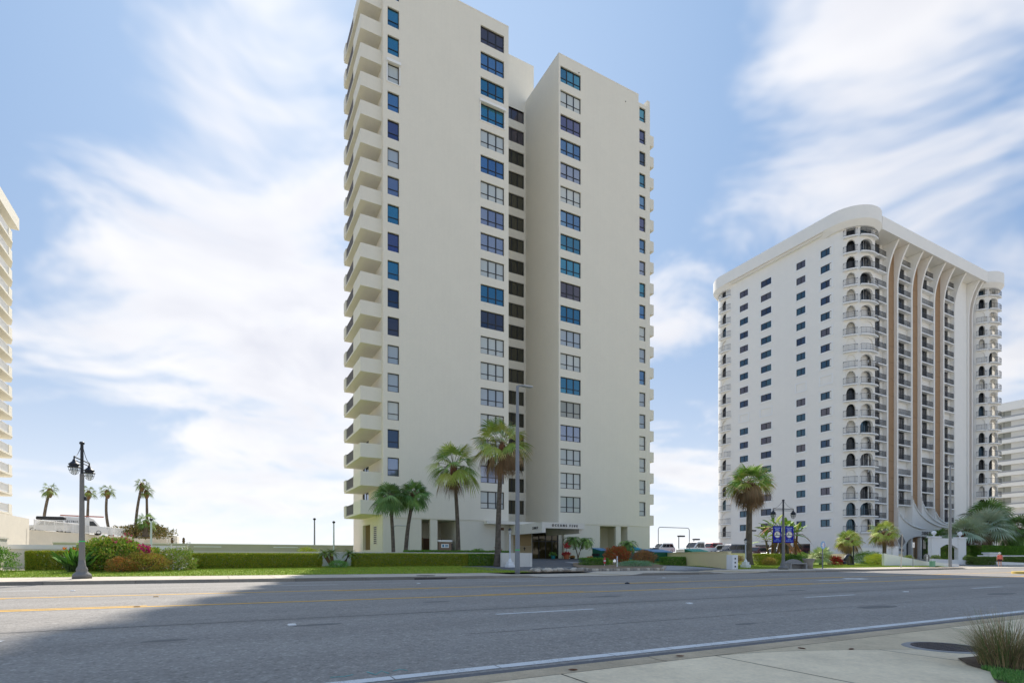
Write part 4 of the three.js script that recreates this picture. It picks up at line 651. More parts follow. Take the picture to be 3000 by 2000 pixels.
// clipped hedge: leaves over an uneven box with a dark twiggy inside
function hedge(label, x0, x1, d0, d1, y0, h, pal, dens = 900, size = .085, group, round = .12, slant = 0) {
  const t = thing('hedge', label, 'hedge', [(x0 + x1) / 2, y0, -(d0 + d1) / 2], 0, group); const w = x1 - x0, dp = d1 - d0, Lv = new Leaves();
  const wob = (x, y, z) => .07 * fbm(x * 1.3 + x0, y * 1.3, z * 1.3 + d0, 3) * 2;
  const put = (u, v, face) => {
    let p, n; if (face === 0) { p = V((u - .5) * w, v * h, dp / 2); n = V(0, 0, 1); } else if (face === 1) { p = V((u - .5) * w, h, (v - .5) * dp); n = V(0, 1, 0); } else { const s = face === 2 ? -1 : 1; p = V(s * w / 2, v * h, (u - .5) * dp); n = V(s, 0, 0); }
    const k = wob(p.x, p.y, p.z) - Math.abs(rr(0, 1)) * .14; p.addScaledVector(n, k);
    const ex = Math.max(0, Math.abs(p.x) - w / 2 + round), ey = Math.max(0, p.y - h + round), ez = Math.max(0, Math.abs(p.z) - dp / 2 + round), q = Math.hypot(ex, ey, ez); if (q > round) { const f = (q - round) * .8; p.y -= ey / q * f; p.z -= Math.sign(p.z) * ez / q * f; p.x -= Math.sign(p.x) * ex / q * f; }
    leavesAt(Lv, p, n, size, pal);
  };
  const area = [w * h, w * dp, dp * h, dp * h]; area.forEach((a, f) => { for (let i = 0; i < a * dens; i++) put(rnd(), rnd(), f); });
  // leaves through the inside and the branching stems that carry them
  for (let i = 0; i < w * h * dp * dens * .55; i++) leavesAt(Lv, V(rr(-.5, .5) * (w - .2), rr(.04, .95) * h, rr(-.5, .5) * (dp - .2)), rdir(), size * 1.25, pal);
  const tw = []; for (let x = -w / 2 + .2; x < w / 2 - .1; x += Math.max(.3, w / 40)) { const b = V(x, 0, rr(-.2, .2) * dp); for (let k = 0; k < 3; k++) { const e = V(x + rr(-.3, .3), h * rr(.6, .88), rr(-.4, .4) * dp); tw.push(tube([b, b.clone().lerp(e, .5).add(V(rr(-.06, .06), 0, rr(-.06, .06))), e], [.022, .015, .006], 4)); } }
  mesh('stems', tw, TWIG, t); Lv.mesh('foliage', M.leaf, t); return t;
}
// loose rounded shrub
function shrub(name, label, x, d, y, rx, ry, rz, pal, n = 2600, size = .1, opt = {}) {
  const t = thing(name, label, opt.cat || 'shrub', [x, y, -d], 0, opt.group), Lv = new Leaves(), fl = new Leaves(); const sd = x * 3.1 + d;
  for (let i = 0; i < n; i++) {
    let q = rdir(); if (q.y < -.6 && i % 2) q.y = -q.y; const k = (1 + .38 * fbm(q.x * 1.9 + sd, q.y * 1.9, q.z * 1.9, 4) * 2) * Math.pow(rnd(), .22); const p = V(q.x * rx * k, ry * .48 + q.y * ry * .52 * k, q.z * rz * k); if (p.y < .03) p.y = rr(.02, .2) * ry;
    leavesAt(Lv, p, q, size, pal, opt.w || .5);
  }
  const st = []; for (let i = 0; i < 7; i++) { const a = rr(0, 6.28), e = V(Math.cos(a) * rx * .6, ry * rr(.5, .8), Math.sin(a) * rz * .6); st.push(tube([V(0, 0, 0).addScaledVector(V(Math.cos(a), 0, Math.sin(a)), .05), e.clone().multiplyScalar(.5).add(V(0, .1, 0)), e], [.03, .022, .01], 5)); } mesh('stems', st, TWIG, t);
  Lv.mesh('foliage', M.leaf, t);
  if (opt.flowers) { for (const [a, b, cnt, pal2, spread] of opt.flowers) for (let i = 0; i < cnt; i++) { const cxy = V(a[0] + rr(-1, 1) * spread * rx, a[1] + rr(-1, 1) * spread * ry, a[2] + rr(-1, 1) * spread * rz); for (let k = 0; k < b; k++) { const dd = rdir(); fl.leaf(cxy, dd, new THREE.Vector3().crossVectors(dd, rdir()).normalize(), .09, .07, vary(pick(pal2), .15)); } } fl.mesh('flowers', M.petal, t); }
  return t;
}
// ---- palms
function fan(Lv, c, dir, R, k, droop, N = 22, spread = 2.1, tipk) {   // fan blade at c facing along dir
  let side = new THREE.Vector3().crossVectors(dir, V(0, 1, 0)); if (side.length() < .2) side = V(1, 0, 0); side.normalize(); const tw = rr(-.5, .5); side.applyAxisAngle(dir, tw);
  const up = new THREE.Vector3().crossVectors(side, dir).normalize();
  for (let i = 0; i < N; i++) {
    const th = lerp(-spread, spread, (i + .5) / N), len = R * (1 - .28 * Math.abs(th / spread) ** 2) * rr(.86, 1.06), dth = spread * 2 / N * .44;
    const P = (r, s) => { const q = c.clone().addScaledVector(dir, Math.cos(th + s) * r * len).addScaledVector(side, Math.sin(th + s) * r * len).addScaledVector(up, -Math.abs(Math.sin(th)) * r * len * .22); q.y -= droop * len * Math.pow(r, 2.4) * (.75 + .25 * Math.abs(th)); return q; };
    const kk = vary(k, .2), k2 = tipk ? vary(tipk, .2) : kk;
    const a0 = P(.08, -dth), a1 = P(.08, dth), b0 = P(.52, -dth), b1 = P(.52, dth), c0 = P(.8, -dth * .45), c1 = P(.8, dth * .45), e = P(1, 0); Lv.quad(a0, b0, b1, a1, kk); Lv.quad(b0, c0, c1, b1, kk); Lv.tri(c0, e, c1, k2);
  }
}
function fanPalm(name, label, x, d, y, H, lean, r0, r1, R, opt = {}) {
  const t = thing(name, label, opt.cat || 'palm tree', [x, y, -d], 0, opt.group); const n = 12, pts = [], rad = [];
  for (let i = 0; i <= n; i++) { const q = i / n; pts.push(V(lean[0] * q * q * (opt.curve ? 1 : 1) + (opt.bow || 0) * Math.sin(q * Math.PI), H * q, lean[1] * q * q)); rad.push(lerp(r0 * (1 + .5 * Math.exp(-q * 14)), r1, Math.pow(q, .7)) * (1 + rr(-.03, .03))); }
  mesh('trunk', tube(pts, rad, 12), M.bark, t);
  const top = pts[n].clone(), cr = new Leaves(), dead = new Leaves(), pet = [];
  if (opt.boot) { const bp = [], bl = opt.boot; for (let i = 0; i <= 5; i++) { bp.push(top.clone().add(V(-lean[0] * .02 * (5 - i), -bl + (bl + .25) * i / 5, 0))); } mesh('leaf_bases', [tube(bp, [r1 * 1.1, r1 * 1.9, r1 * 2.3, r1 * 2.3, r1 * 2.0, r1 * .9], 12)], opt.bootMat || M.thatch, t); }
  const nf = opt.fronds || 34, pal = opt.pal || [[.05, .105, .03], [.035, .085, .025], [.075, .13, .035], [.09, .14, .05]];
  for (let i = 0; i < nf; i++) {
    const az = i * 2.39996 + rr(-.2, .2), q = (i + .5) / nf, el = lerp(1.35, opt.low === undefined ? -.75 : opt.low, Math.pow(q, opt.pw || 1)); const dir = V(Math.cos(az) * Math.cos(el), Math.sin(el), Math.sin(az) * Math.cos(el));
    const pl = R * rr(.42, .58) * (opt.pet || 1), c = top.clone().addScaledVector(dir, pl); c.y -= pl * .12 * (1 - q);
    const isDead = q > (1 - (opt.dead || 0)); const Lv = isDead ? dead : cr; const fdir = dir.clone(); fdir.y -= .15 + (isDead ? .9 : .35 * q); fdir.normalize();
    pet.push(bar(top.clone(), c, .016 * Math.max(1, R / 2), 4));
    fan(Lv, c, fdir, R * rr(.48, .6) * (isDead ? .85 : 1), isDead ? pick([[.16, .10, .05], [.2, .14, .075], [.11, .07, .035]]) : pick(pal), isDead ? .75 : (opt.droop || .25) + .35 * q, opt.seg || 20, isDead ? 1.1 : (opt.spread || 1.9), isDead ? null : opt.tip);
  }
  cr.mesh('crown', M.leaf, t); if (dead.p.length) dead.mesh('dead_fronds', M.leafDry, t); mesh('frond_stalks', pet, opt.stalk || std({ color: col(.16, .15, .06), roughness: .8 }), t);
  return t;
}
function feather(Lv, base, az, el, L, k, droop = .8, n = 26, ll = .3, vee = .5) {
  const pts = []; let p = base.clone(), e = el; for (let i = 0; i <= n; i++) { pts.push(p.clone()); const s = L / n; p = p.clone().add(V(Math.cos(az) * Math.cos(e) * s, Math.sin(e) * s, Math.sin(az) * Math.cos(e) * s)); e -= droop * 2.2 / n; }
  for (let i = 2; i < n; i++) { const tdir = pts[i + 1 > n ? n : i + 1].clone().sub(pts[i - 1]).normalize(), sd = new THREE.Vector3().crossVectors(tdir, V(0, 1, 0)).normalize(), q = i / n, l = ll * Math.sin(Math.PI * Math.pow(q, .7)) + .05; for (const s of [-1, 1]) { const d = sd.clone().multiplyScalar(s).addScaledVector(tdir, .7).add(V(0, vee - .6 * rnd(), 0)).normalize(); const kk = vary(k, .22); const a = pts[i], tip = a.clone().addScaledVector(d, l); tip.y -= l * .3; const w = tdir.clone().multiplyScalar(.016 + ll * .04); Lv.tri(a.clone().sub(w), a.clone().add(w), tip, kk); } }
  return pts;
}
function pygmyPalm(label, x, d, y, trunks, R, group) {
  const t = thing('pygmy_palm', label, 'palm tree', [x, y, -d], 0, group); const Lv = new Leaves(), st = [];
  for (const [lx, lz, h] of trunks) { const pts = [], rad = []; for (let i = 0; i <= 8; i++) { const q = i / 8; pts.push(V(lx * Math.pow(q, 1.6), h * q, lz * Math.pow(q, 1.6))); rad.push(lerp(.055, .05, q) + (q > .7 ? (q - .7) * .28 : 0)); } mesh('trunk', tube(pts, rad, 8), M.thatch, t); const top = pts[8]; for (let i = 0; i < 30; i++) { const q = i / 30, P = feather(Lv, top, i * 2.4, lerp(1.2, -.25, q), R * rr(.85, 1.1), pick([[.06, .12, .03], [.09, .15, .04], [.045, .09, .025]]), 1.0, 20, R * .28); st.push(tube(P.filter((_, j) => j % 4 === 0), P.filter((_, j) => j % 4 === 0).map((_, j) => .012 - j * .0016), 4)); } }
  Lv.mesh('fronds', M.leaf, t); mesh('frond_ribs', st, std({ color: col(.10, .13, .05), roughness: .8 }), t); return t;
}
// ---- left: lawns
const GRASS = [[.075, .122, .010], [.09, .138, .012], [.055, .10, .009], [.11, .145, .016], [.12, .125, .03]];
function lawn(label, fnIn, x0, x1, d0, d1, yf, n, hgt, pal = GRASS) {
  const Lv = new Leaves(); for (let i = 0; i < n; i++) { const x = rr(x0, x1), d = rr(d0, d1); if (!fnIn(x, d)) continue; const y = yf(x, d), a = rr(0, 6.28), h = hgt * rr(.5, 1.2), w = hgt * .22, l = V(Math.cos(a), 0, Math.sin(a)), b = V(x, y - .01, -d), tp = V(x + rr(-.5, .5) * h, y + h, -d + rr(-.5, .5) * h); Lv.tri(b.clone().addScaledVector(l, -w), b.clone().addScaledVector(l, w), tp, vary(pick(pal), .25)); }
  const m = Lv.mesh(numbered('grass'), M.leaf); m.userData = { kind: 'stuff', label, category: 'grass' }; return m;
}
{
  const L1 = sheet(-22, 17.6, 40, x => backD(x) + .02, x => x < 9 ? 42.2 : 42.2 - (x - 9) * .1, 10, (x, d) => gy(x, d) + .02); setting('lawn', L1, M.turf);
  lawn('bright green lawn strip before the hedges', (x, d) => d > backD(x) + .05, -16, 17.4, 30, 41, (x, d) => gy(x, d) + .02, 60000, .07);
  setting('planting_bed', sheet(17.4, 22.2, 8, x => backD(x) + .02, () => 38.1, 6, (x, d) => gy(x, d) + .018), M.mulch);
  for (let i = 0; i < 16; i++) { const x = lerp(18.2, 21.9, (i + rr(.2, .8)) / 16), d = rr(30.5, 32.6), g = new THREE.DodecahedronGeometry(rr(.16, .3), 1); const p = g.attributes.position; for (let k = 0; k < p.count; k++) { const f = 1 + .35 * fbm(p.getX(k) * 4 + i, p.getY(k) * 4, p.getZ(k) * 4, 2); p.setXYZ(k, p.getX(k) * f * 1.2, p.getY(k) * f * .7, p.getZ(k) * f); } g.computeVertexNormals(); one('border_rock', [g.translate(x, gy(x, d) + .08, -d)], i % 2 ? M.stone : M.concrete, 'pale border rock at the foot of the driveway wall', 'rock', 'rocks before the driveway wall'); }
  setting('court_ground', sheet(-22, 53, 20, () => 42.3, () => 62, 8, (x, d) => gy(x, d) - .02), M.turf);
  setting('lawn', sheet(36.9, 71, 20, x => backD(x) + .02, () => 44.5, 10, (x, d) => gy(x, d) + .015), M.turf);
  lawn('lawn around the lamp post with blue banners', (x, d) => d > backD(x) + .05, 37.2, 69, 30, 36, (x, d) => gy(x, d) + .015, 50000, .07);
}
const HP = [[.15, .165, .018], [.12, .155, .015], [.09, .13, .013], [.165, .165, .022], [.06, .10, .011]];
const HG = [[.035, .09, .012], [.05, .12, .015], [.025, .06, .01], [.075, .15, .02]];
hedge('clipped yellow green hedge running from white shrub to cycads', -1.75, 6.45, 40.4, 41.7, .2, 1.12, HP, 1250, .085, 'hedges before the garden wall');
hedge('clipped yellow green hedge between cycads and tall palm', 8.65, 17.6, 40.2, 41.4, .2, 1.16, HP, 1250, .085, 'hedges before the garden wall');
hedge('short darker hedge block joining the base of tall palm', 17.65, 21.0, 40.0, 41.1, .2, 1.16, HP.slice(1, 3).concat(HG), 1250, .085, 'hedges before the garden wall');
hedge('golden topped hedge beside the bird of paradise clump', -9.7, -6.6, 40.3, 41.8, .2, 1.22, HP.concat([[.26, .27, .03], [.22, .24, .025]]), 1250, .085, 'hedges before the garden wall');
hedge('thin dark hedge strip on the wall by service passage', 13.2, 22.6, 42.6, 43.4, .95, .72, HG, 900, .07);
shrub('round_bush', 'round glossy green bush at the foot of cream wall block', -10.9, 38.6, .2, 1.35, 1.5, 1.1, HG.concat([[.13, .2, .05]]), 4200, .09);
shrub('bougainvillea_bush', 'large green bush dotted with magenta flowers', -5.3, 38.8, .2, 1.9, 2.0, 1.4, [[.07, .13, .015], [.12, .19, .02], [.18, .23, .03], [.04, .085, .012], [.22, .19, .06]], 12000, .14, { w: .6, flowers: [[[1.5, 1.35, 1.0], 8, 46, [[.55, .02, .17], [.65, .04, .24]], .15], [[.5, 1.75, .9], 6, 26, [[.5, .06, .14], [.45, .12, .12]], .28]] });
shrub('copper_bush', 'mounded bush with coppery orange new leaves', -3.75, 37.5, .2, 1.35, 1.15, .95, [[.16, .10, .03], [.165, .09, .03], [.12, .13, .02], [.14, .16, .02], [.08, .09, .015]], 6000, .08);
shrub('copper_bush', 'smaller orange tipped bush beside the copper mound', -4.75, 37.0, .2, .75, .92, .7, [[.30, .13, .04], [.20, .11, .03], [.10, .10, .02]], 2600, .08);
shrub('white_flower_bush', 'rounded green bush speckled with small white flowers', -2.25, 38.6, .2, 1.0, 1.4, 1.0, [[.10, .16, .03], [.05, .10, .02], [.15, .2, .035], [.13, .11, .06]], 5200, .085, { flowers: [[[.15, .8, .9], 5, 30, [[.7, .68, .66], [.6, .55, .56]], .8]] });
shrub('groundcover_bush', 'low round shrub top peeping over the garden wall', 6.0, 44.2, .9, .85, .95, .6, HP, 1500, .09);
// bird of paradise clumps: paddle leaves
function paddles(label, x, d, y, n, h, spread, pal, flowers, lw = .2) {
  const t = thing('bird_of_paradise', label, 'plant', [x, y, -d]), Lv = new Leaves(), stalk = [], fl = new Leaves();
  for (let i = 0; i < n; i++) { const az = rr(0, 6.28), ti = Math.pow(rnd(), .7) * spread, hh = h * rr(.55, 1), dir = V(Math.cos(az) * Math.sin(ti), Math.cos(ti), Math.sin(az) * Math.sin(ti)), b = V(rr(-.3, .3), 0, rr(-.3, .3)), m = b.clone().addScaledVector(dir, hh * .5); stalk.push(tube([b, b.clone().lerp(m, .6), m], [.022, .016, .012], 4)); const sd = new THREE.Vector3().crossVectors(dir, rdir()).normalize(), L = hh * .55, k = vary(pick(pal)), up = new THREE.Vector3().crossVectors(sd, dir); let prev = null; for (let s = 0; s <= 5; s++) { const q = s / 5, w = lw * Math.sin(Math.PI * Math.pow(q, .8) * .96 + .06), c = m.clone().addScaledVector(dir, L * q); c.y -= L * q * q * .25; const l = c.clone().addScaledVector(sd, w / 2).addScaledVector(up, w * .2), r = c.clone().addScaledVector(sd, -w / 2).addScaledVector(up, w * .2); if (prev) { Lv.quad(prev[0], l, c, prev[1], k); Lv.quad(prev[1], c, r, prev[2], k); } prev = [l, c, r]; } }
  mesh('stalks', stalk, std({ color: col(.07, .11, .03), roughness: .8 }), t); Lv.mesh('leaves', M.leaf, t);
  if (flowers) { for (let i = 0; i < flowers; i++) { const b = V(rr(-.6, .6), h * rr(.55, .78), rr(.1, .7)); for (let k = 0; k < 6; k++) fl.leaf(b, V(rr(-.6, .6), rr(.4, 1), rr(-.6, .6)).normalize(), rdir(), .2, .07, vary([.75, .25, .02], .2)); } fl.mesh('flowers', M.petal, t); }
  return t;
}
paddles('bird of paradise clump with orange flowers beside the lamp post', -6.9, 37.6, .2, 150, 1.7, .8, [[.03, .08, .015], [.05, .12, .02], [.10, .2, .03], [.02, .05, .012]], 9, .14);
paddles('spiky dark leaved clump with reddish flowers behind copper bush', -3.4, 39.7, .2, 80, 1.75, .8, [[.025, .06, .015], [.04, .08, .02], [.08, .10, .03]], 7, .17);
// cycads between the hedges
function cycad(label, x, d, y, heads) { const t = thing('cycad', label, 'plant', [x, y, -d], 0, 'cycads between the hedges'), Lv = new Leaves(); for (const [lx, lz, h] of heads) { mesh('trunk', tube([V(0, 0, 0), V(lx * .45, h * .5, lz * .5), V(lx, h, lz)], [.1, .12, .13], 9), M.thatch, t); for (let i = 0; i < 26; i++) feather(Lv, V(lx, h, lz), i * 2.4, lerp(1.1, -.1, i / 26), rr(.6, .8), pick([[.035, .07, .015], [.06, .10, .02], [.10, .14, .03]]), .55, 16, .14, .6); } Lv.mesh('fronds', M.leaf, t); return t; }
cycad('twin trunked cycad with short dark fronds beside hedge end', 7.15, 40.3, .2, [[-.12, .05, 1.18], [-.55, -.1, 1.1]]);
cycad('leaning cycad whose trunk tilts towards the longer hedge', 7.75, 40.2, .2, [[.5, .05, 1.12]]);
shrub('asparagus_fern', 'feathery fresh green fern at the foot of the cycads', 7.45, 39.7, .2, .7, .7, .5, [[.04, .13, .04], [.06, .16, .05], [.10, .17, .04]], 2200, .08, { w: .18, cat: 'plant' });
// palms on the left and centre
fanPalm('sabal_palm', 'shorter cabbage palm with boot jacketed top by the balconies', 12.6, 44.0, .4, 5.6, [-.35, .1], .17, .13, 1.7, { fronds: 34, boot: .75, low: -.75, spread: 2.2, droop: .35, pal: [[.045, .085, .03], [.06, .11, .04], [.03, .065, .022]], group: 'pair of cabbage palms' });
fanPalm('sabal_palm', 'leaning cabbage palm with rounded crown beside its twin', 13.6, 44.0, .4, 5.95, [.75, .1], .19, .14, 1.6, { fronds: 34, boot: .55, low: -.85, spread: 2.2, droop: .35, pal: [[.04, .09, .03], [.06, .115, .035], [.03, .07, .022]], group: 'pair of cabbage palms' });
fanPalm('fan_palm', 'slender fan palm with hanging brown fronds before plain wall', 18.5, 44.4, .45, 8.6, [-.5, .1], .22, .14, 2.7, { fronds: 28, boot: 1.2, bootMat: M.barkRed, dead: .18, low: -1.0, droop: .3, spread: 1.6, seg: 22, pal: [[.07, .12, .028], [.11, .15, .035], [.05, .095, .024], [.135, .16, .045]] });
fanPalm('fan_palm', 'tallest fan palm with shaggy brown skirt beside the light pole', 19.75, 39.2, .2, 9.9, [.35, .1], .27, .15, 2.7, { fronds: 36, boot: 1.7, bootMat: M.barkRed, dead: .34, low: -1.1, droop: .3, spread: 1.6, seg: 22, pal: [[.08, .125, .028], [.115, .15, .035], [.055, .095, .024], [.14, .16, .045]], tip: [.2, .18, .08] });
fanPalm('fan_palm', 'fan palm with full tan skirt before the white tower', 46.7, 36.9, .3, 8.2, [.1, .1], .34, .25, 2.65, { fronds: 62, boot: 1.6, bootMat: M.barkRed, dead: .45, low: -1.25, droop: .35, spread: 1.7, seg: 22, pal: [[.07, .14, .025], [.11, .18, .035], [.05, .10, .02], [.16, .20, .05]], tip: [.28, .22, .12] });
// far palms over the deck
for (const [x, d, h, ln, lab] of [[-24.3, 110, 7.4, [.9, 0], 'distant palm above the black roof box'], [-20.1, 118, 8.1, [.2, 0], 'distant palm half hidden behind the lamp post'], [-16.2, 114, 8.0, [-.5, 0], 'distant single palm with bowed thin trunk'], [-12.55, 112, 9.3, [1.0, 0], 'taller leaning palm of the crossed pair'], [-10.95, 113, 8.2, [-.1, 0], 'shorter upright palm of the crossed pair']])
  fanPalm('distant_palm', lab, x, d, 4.4, h, ln,   .24, .18, 1.5, { fronds: 15, boot: 1.3, low: -.6, pw: .9, droop: .5, spread: 1.4, seg: 14, pal: [[.05, .08, .02], [.07, .10, .025], [.035, .06, .015]], bow: lab.includes('bowed') ? -.5 : 0, group: 'palms by the beach' });
fanPalm('stout_palm', 'short stout palm on the bank beside the deck end', -10.9, 110, 4.6, 2.6, [.1, 0], .5, .22, 1.9, { fronds: 24, boot: .7, low: -.7, droop: .4, spread: 1.5, seg: 14 });
shrub('bank_scrub', 'dark low scrub on the bank below the distant palms', -11.2, 112, 4.4, 4.2, 2.2, 1.6, [[.05, .06, .02], [.08, .08, .03], [.11, .09, .05]], 2600, .35);
// right hand plants
for (const [x, d, h, R, lab] of [[61.9, 36.0, 2.7, 1.55, 'small palm with tan skirt beside the grey scroll sculpture'], [66.7, 38.5, 2.7, 1.6, 'small palm standing between two others on the lawn'], [68.9, 35.8, 3.6, 1.9, 'thick trunked palm at the top of the white ramp wall']])
  fanPalm('short_palm', lab, x, d, .35, h, [rr(-.1, .1), 0], .2, .2, R, { fronds: 34, boot: .5, dead: .3, low: -1.0, droop: .35, spread: 1.7, seg: 18, pal: [[.10, .14, .03], [.16, .20, .05], [.07, .11, .03]], tip: [.26, .22, .13], group: 'short palms on the right lawn' });
fanPalm('silver_palm', 'silvery blue fan palm behind the white gateway', 117.0, 44.6, .8, 5.2, [.3, 0], .5, .38, 4.6, { fronds: 34, boot: 1.6, bootMat: M.barkRed, low: -.35, droop: .14, spread: 2.0, seg: 24, pal: [[.19, .25, .24], [.15, .21, .20], [.24, .29, .27]], dead: .12 });
fanPalm('silver_palm', 'shorter silvery blue fan palm just right of the gateway', 110.2, 44.4, .8, 4.2, [-.2, 0], .45, .34, 3.8, { fronds: 28, boot: 1.2, bootMat: M.barkRed, low: -.3, droop: .14, spread: 2.0, seg: 22, pal: [[.19, .25, .24], [.15, .21, .20], [.14, .18, .13]], dead: .15 });
for (const [x, d, h, R, lab] of [[122.5, 46, 7.6, 4.3, 'tall dark green palm rising behind the silvery palm'], [129.5, 44.5, 5.6, 3.8, 'leafy dark palm over the clipped street hedge'], [112, 49, 3.4, 2.8, 'dark palm in shade under the silvery crown']])
  fanPalm('shade_palm', lab, x, d, .8, h, [rr(-.4, .4), 0], .45, .36, R, { fronds: 40, boot: .9, low: -1.0, droop: .35, spread: 2.0, seg: 18, pal: [[.04, .08, .02], [.055, .11, .03], [.03, .06, .015]], group: 'palms by the white tower' });
// traveller's palm clump behind the banners
{
  const t = thing('traveller_palm', 'dense clump of banana like leaves behind the blue banners', 'plant', [52.6, .3, -37.6]), Lv = new Leaves(), dry = new Leaves(), tr = [];
  for (let i = 0; i < 9; i++) { const a = rr(0, 6.28), b = V(rr(-1.5, 1.9), 0, rr(-.7, .7)), h = rr(2.4, 4.1), top = b.clone().add(V(rr(-.6, .6), h, rr(-.3, .3))); mesh('stem', tube([b, b.clone().lerp(top, .5).add(V(rr(-.1, .1), 0, 0)), top], [.15, .13, .1], 8), i % 2 ? M.thatch : M.bark, t);
    for (let k = 0; k < 9; k++) { const az = rr(0, 6.28), el = rr(-.5, 1.35), isDry = el < 0, dir = V(Math.cos(az) * Math.cos(el), Math.sin(el), Math.sin(az) * Math.cos(el)), m = top.clone().addScaledVector(dir, .5), L = rr(1.1, 1.8), w0 = rr(.3, .46), sd = new THREE.Vector3().crossVectors(dir, V(0, 1, 0)).normalize().applyAxisAngle(dir, rr(-.7, .7)), kk = isDry ? vary([.2, .11, .05]) : vary(pick([[.06, .12, .02], [.09, .16, .03], [.04, .08, .015], [.15, .17, .05]])); tr.push(bar(top, m, .03, 4)); let prev = null; for (let s = 0; s <= 6; s++) { const q = s / 6, w = w0 * Math.sin(Math.PI * Math.pow(q, .75) * .95 + .08), c = m.clone().addScaledVector(dir, L * q); c.y -= L * q * q * (isDry ? .7 : .3); const l = c.clone().addScaledVector(sd, w / 2), r = c.clone().addScaledVector(sd, -w / 2); if (prev) { (isDry ? dry : Lv).quad(prev[0], l, c, prev[1], kk); (isDry ? dry : Lv).quad(prev[1], c, r, prev[2], kk); } prev = [l, c, r]; } } }
  Lv.mesh('leaves', M.leaf, t); dry.mesh('dead_leaves', M.leafDry, t); mesh('leaf_stalks', tr, std({ color: col(.14, .12, .05), roughness: .9 }), t);
}
hedge('golden clipped hedge between fan palm and banana clump', 47.6, 51.9, 36.0, 37.2, .28, 1.15, [[.22, .26, .03], [.16, .22, .025], [.28, .30, .04], [.09, .14, .02]], 1000, .09);
shrub('brown_bush', 'brownish bush around the base of the white tower palm', 45.3, 37.4, .28, 1.1, 1.0, .8, [[.10, .07, .03], [.13, .08, .03], [.10, .10, .03]], 2600, .08);
shrub('brown_bush', 'low russet bush at the right of palm trunk', 48.0, 35.6, .28, .8, .8, .6, [[.13, .11, .03], [.17, .16, .04], [.12, .08, .03]], 2000, .08);
shrub('dark_bush', 'dark leafy undergrowth below the banana clump', 52.5, 36.2, .28, 2.0, 1.1, .7, [[.03, .07, .015], [.05, .11, .02], [.02, .045, .01]], 3600, .12);
shrub('green_bush', 'green bush behind the concrete bench', 56.6, 38.0, .3, 1.7, 1.3, .9, [[.06, .12, .02], [.10, .16, .03], [.04, .08, .015]], 3200, .1);
shrub('golden_bush', 'bright yellow green mound under the short palms', 65.3, 34.6, .3, 1.9, 1.15, 1.0, [[.20, .26, .025], [.14, .20, .02], [.27, .29, .04]], 4200, .1);
shrub('green_bush', 'deep green hedge like mound behind the golden bush', 68.6, 37.6, .3, 2.6, 1.5, 1.0, [[.035, .09, .015], [.06, .13, .02], [.03, .06, .012]], 4200, .1);
shrub('red_bromeliad', 'crimson leaved plant by the grey scroll sculpture', 58.3, 35.2, .3, .62, .75, .5, [[.45, .03, .04], [.35, .02, .05], [.5, .08, .06], [.12, .10, .03]], 420, .38, { w: .16, cat: 'plant' });
shrub('red_bromeliad', 'red leaved plant at the foot of thick trunked palm', 67.4, 33.6, .3, .6, .65, .5, [[.4, .05, .05], [.3, .05, .05], [.12, .10, .03]], 380, .34, { w: .16, cat: 'plant' });
shrub('russet_bush', 'russet spiky bush on the planter wall among parked cars', 66.9, 46.0, 1.1, 1.3, 1.3, .8, [[.16, .07, .05], [.12, .06, .04], [.10, .09, .03]], 1200, .2, { w: .25 });
fanPalm('fan_cluster', 'low grey green fan clump beside the white road sign', 56.2, 35.4, .3, .75, [-.3, 0], .13, .11, 1.35, { fronds: 26, low: -.4, droop: .1, spread: 1.8, seg: 16, cat: 'plant', pal: [[.14, .19, .10], [.18, .22, .12], [.10, .15, .07]], group: 'fan clumps' });
fanPalm('fan_cluster', 'second grey green fan clump near red bromeliad', 57.9, 36.6, .3, 1.0, [.35, 0], .13, .11, 1.3, { fronds: 26, low: -.4, droop: .1, spread: 1.8, seg: 16, cat: 'plant', pal: [[.14, .19, .10], [.18, .22, .12], [.10, .15, .07]], group: 'fan clumps' });
hedge('dark green clipped hedge above the low white wall', 109.4, 150, 42, 44.5, .5, 2.55, HG, 420, .16, null, .3);
hedge('clipped hedge with bare brown patch beside gateway', 98.5, 108.8, 43.4, 45, .5, 2.35, HG.concat([[.09, .07, .05], [.11, .16, .03]]), 420, .16, null, .4);
hedge('low dark hedge along the street behind the walker', 85.5, 120, 33.4, 34.6, .1, 1.05, [[.03, .065, .015], [.045, .09, .02], [.06, .07, .02]], 420, .12, null, .2);
for (const [x, d] of [[77, 37.2], [82.4, 36.6], [88.5, 35.5]]) shrub('small_shrub', 'small round shrub spaced along the tower driveway', x, d, .5, .75, .85, .6, [[.09, .13, .03], [.13, .16, .05], [.06, .09, .02]], 1100, .12, { group: 'shrubs along the tower driveway' });
for (const [x, d] of [[97, 34], [101, 34.3], [105, 34.6]]) shrub('red_shrub', 'small dark red shrub beside the low white wall', x, d, .2, .5, .6, .5, [[.14, .05, .04], [.09, .05, .03]], 500, .12, { group: 'red shrubs by the low wall' });
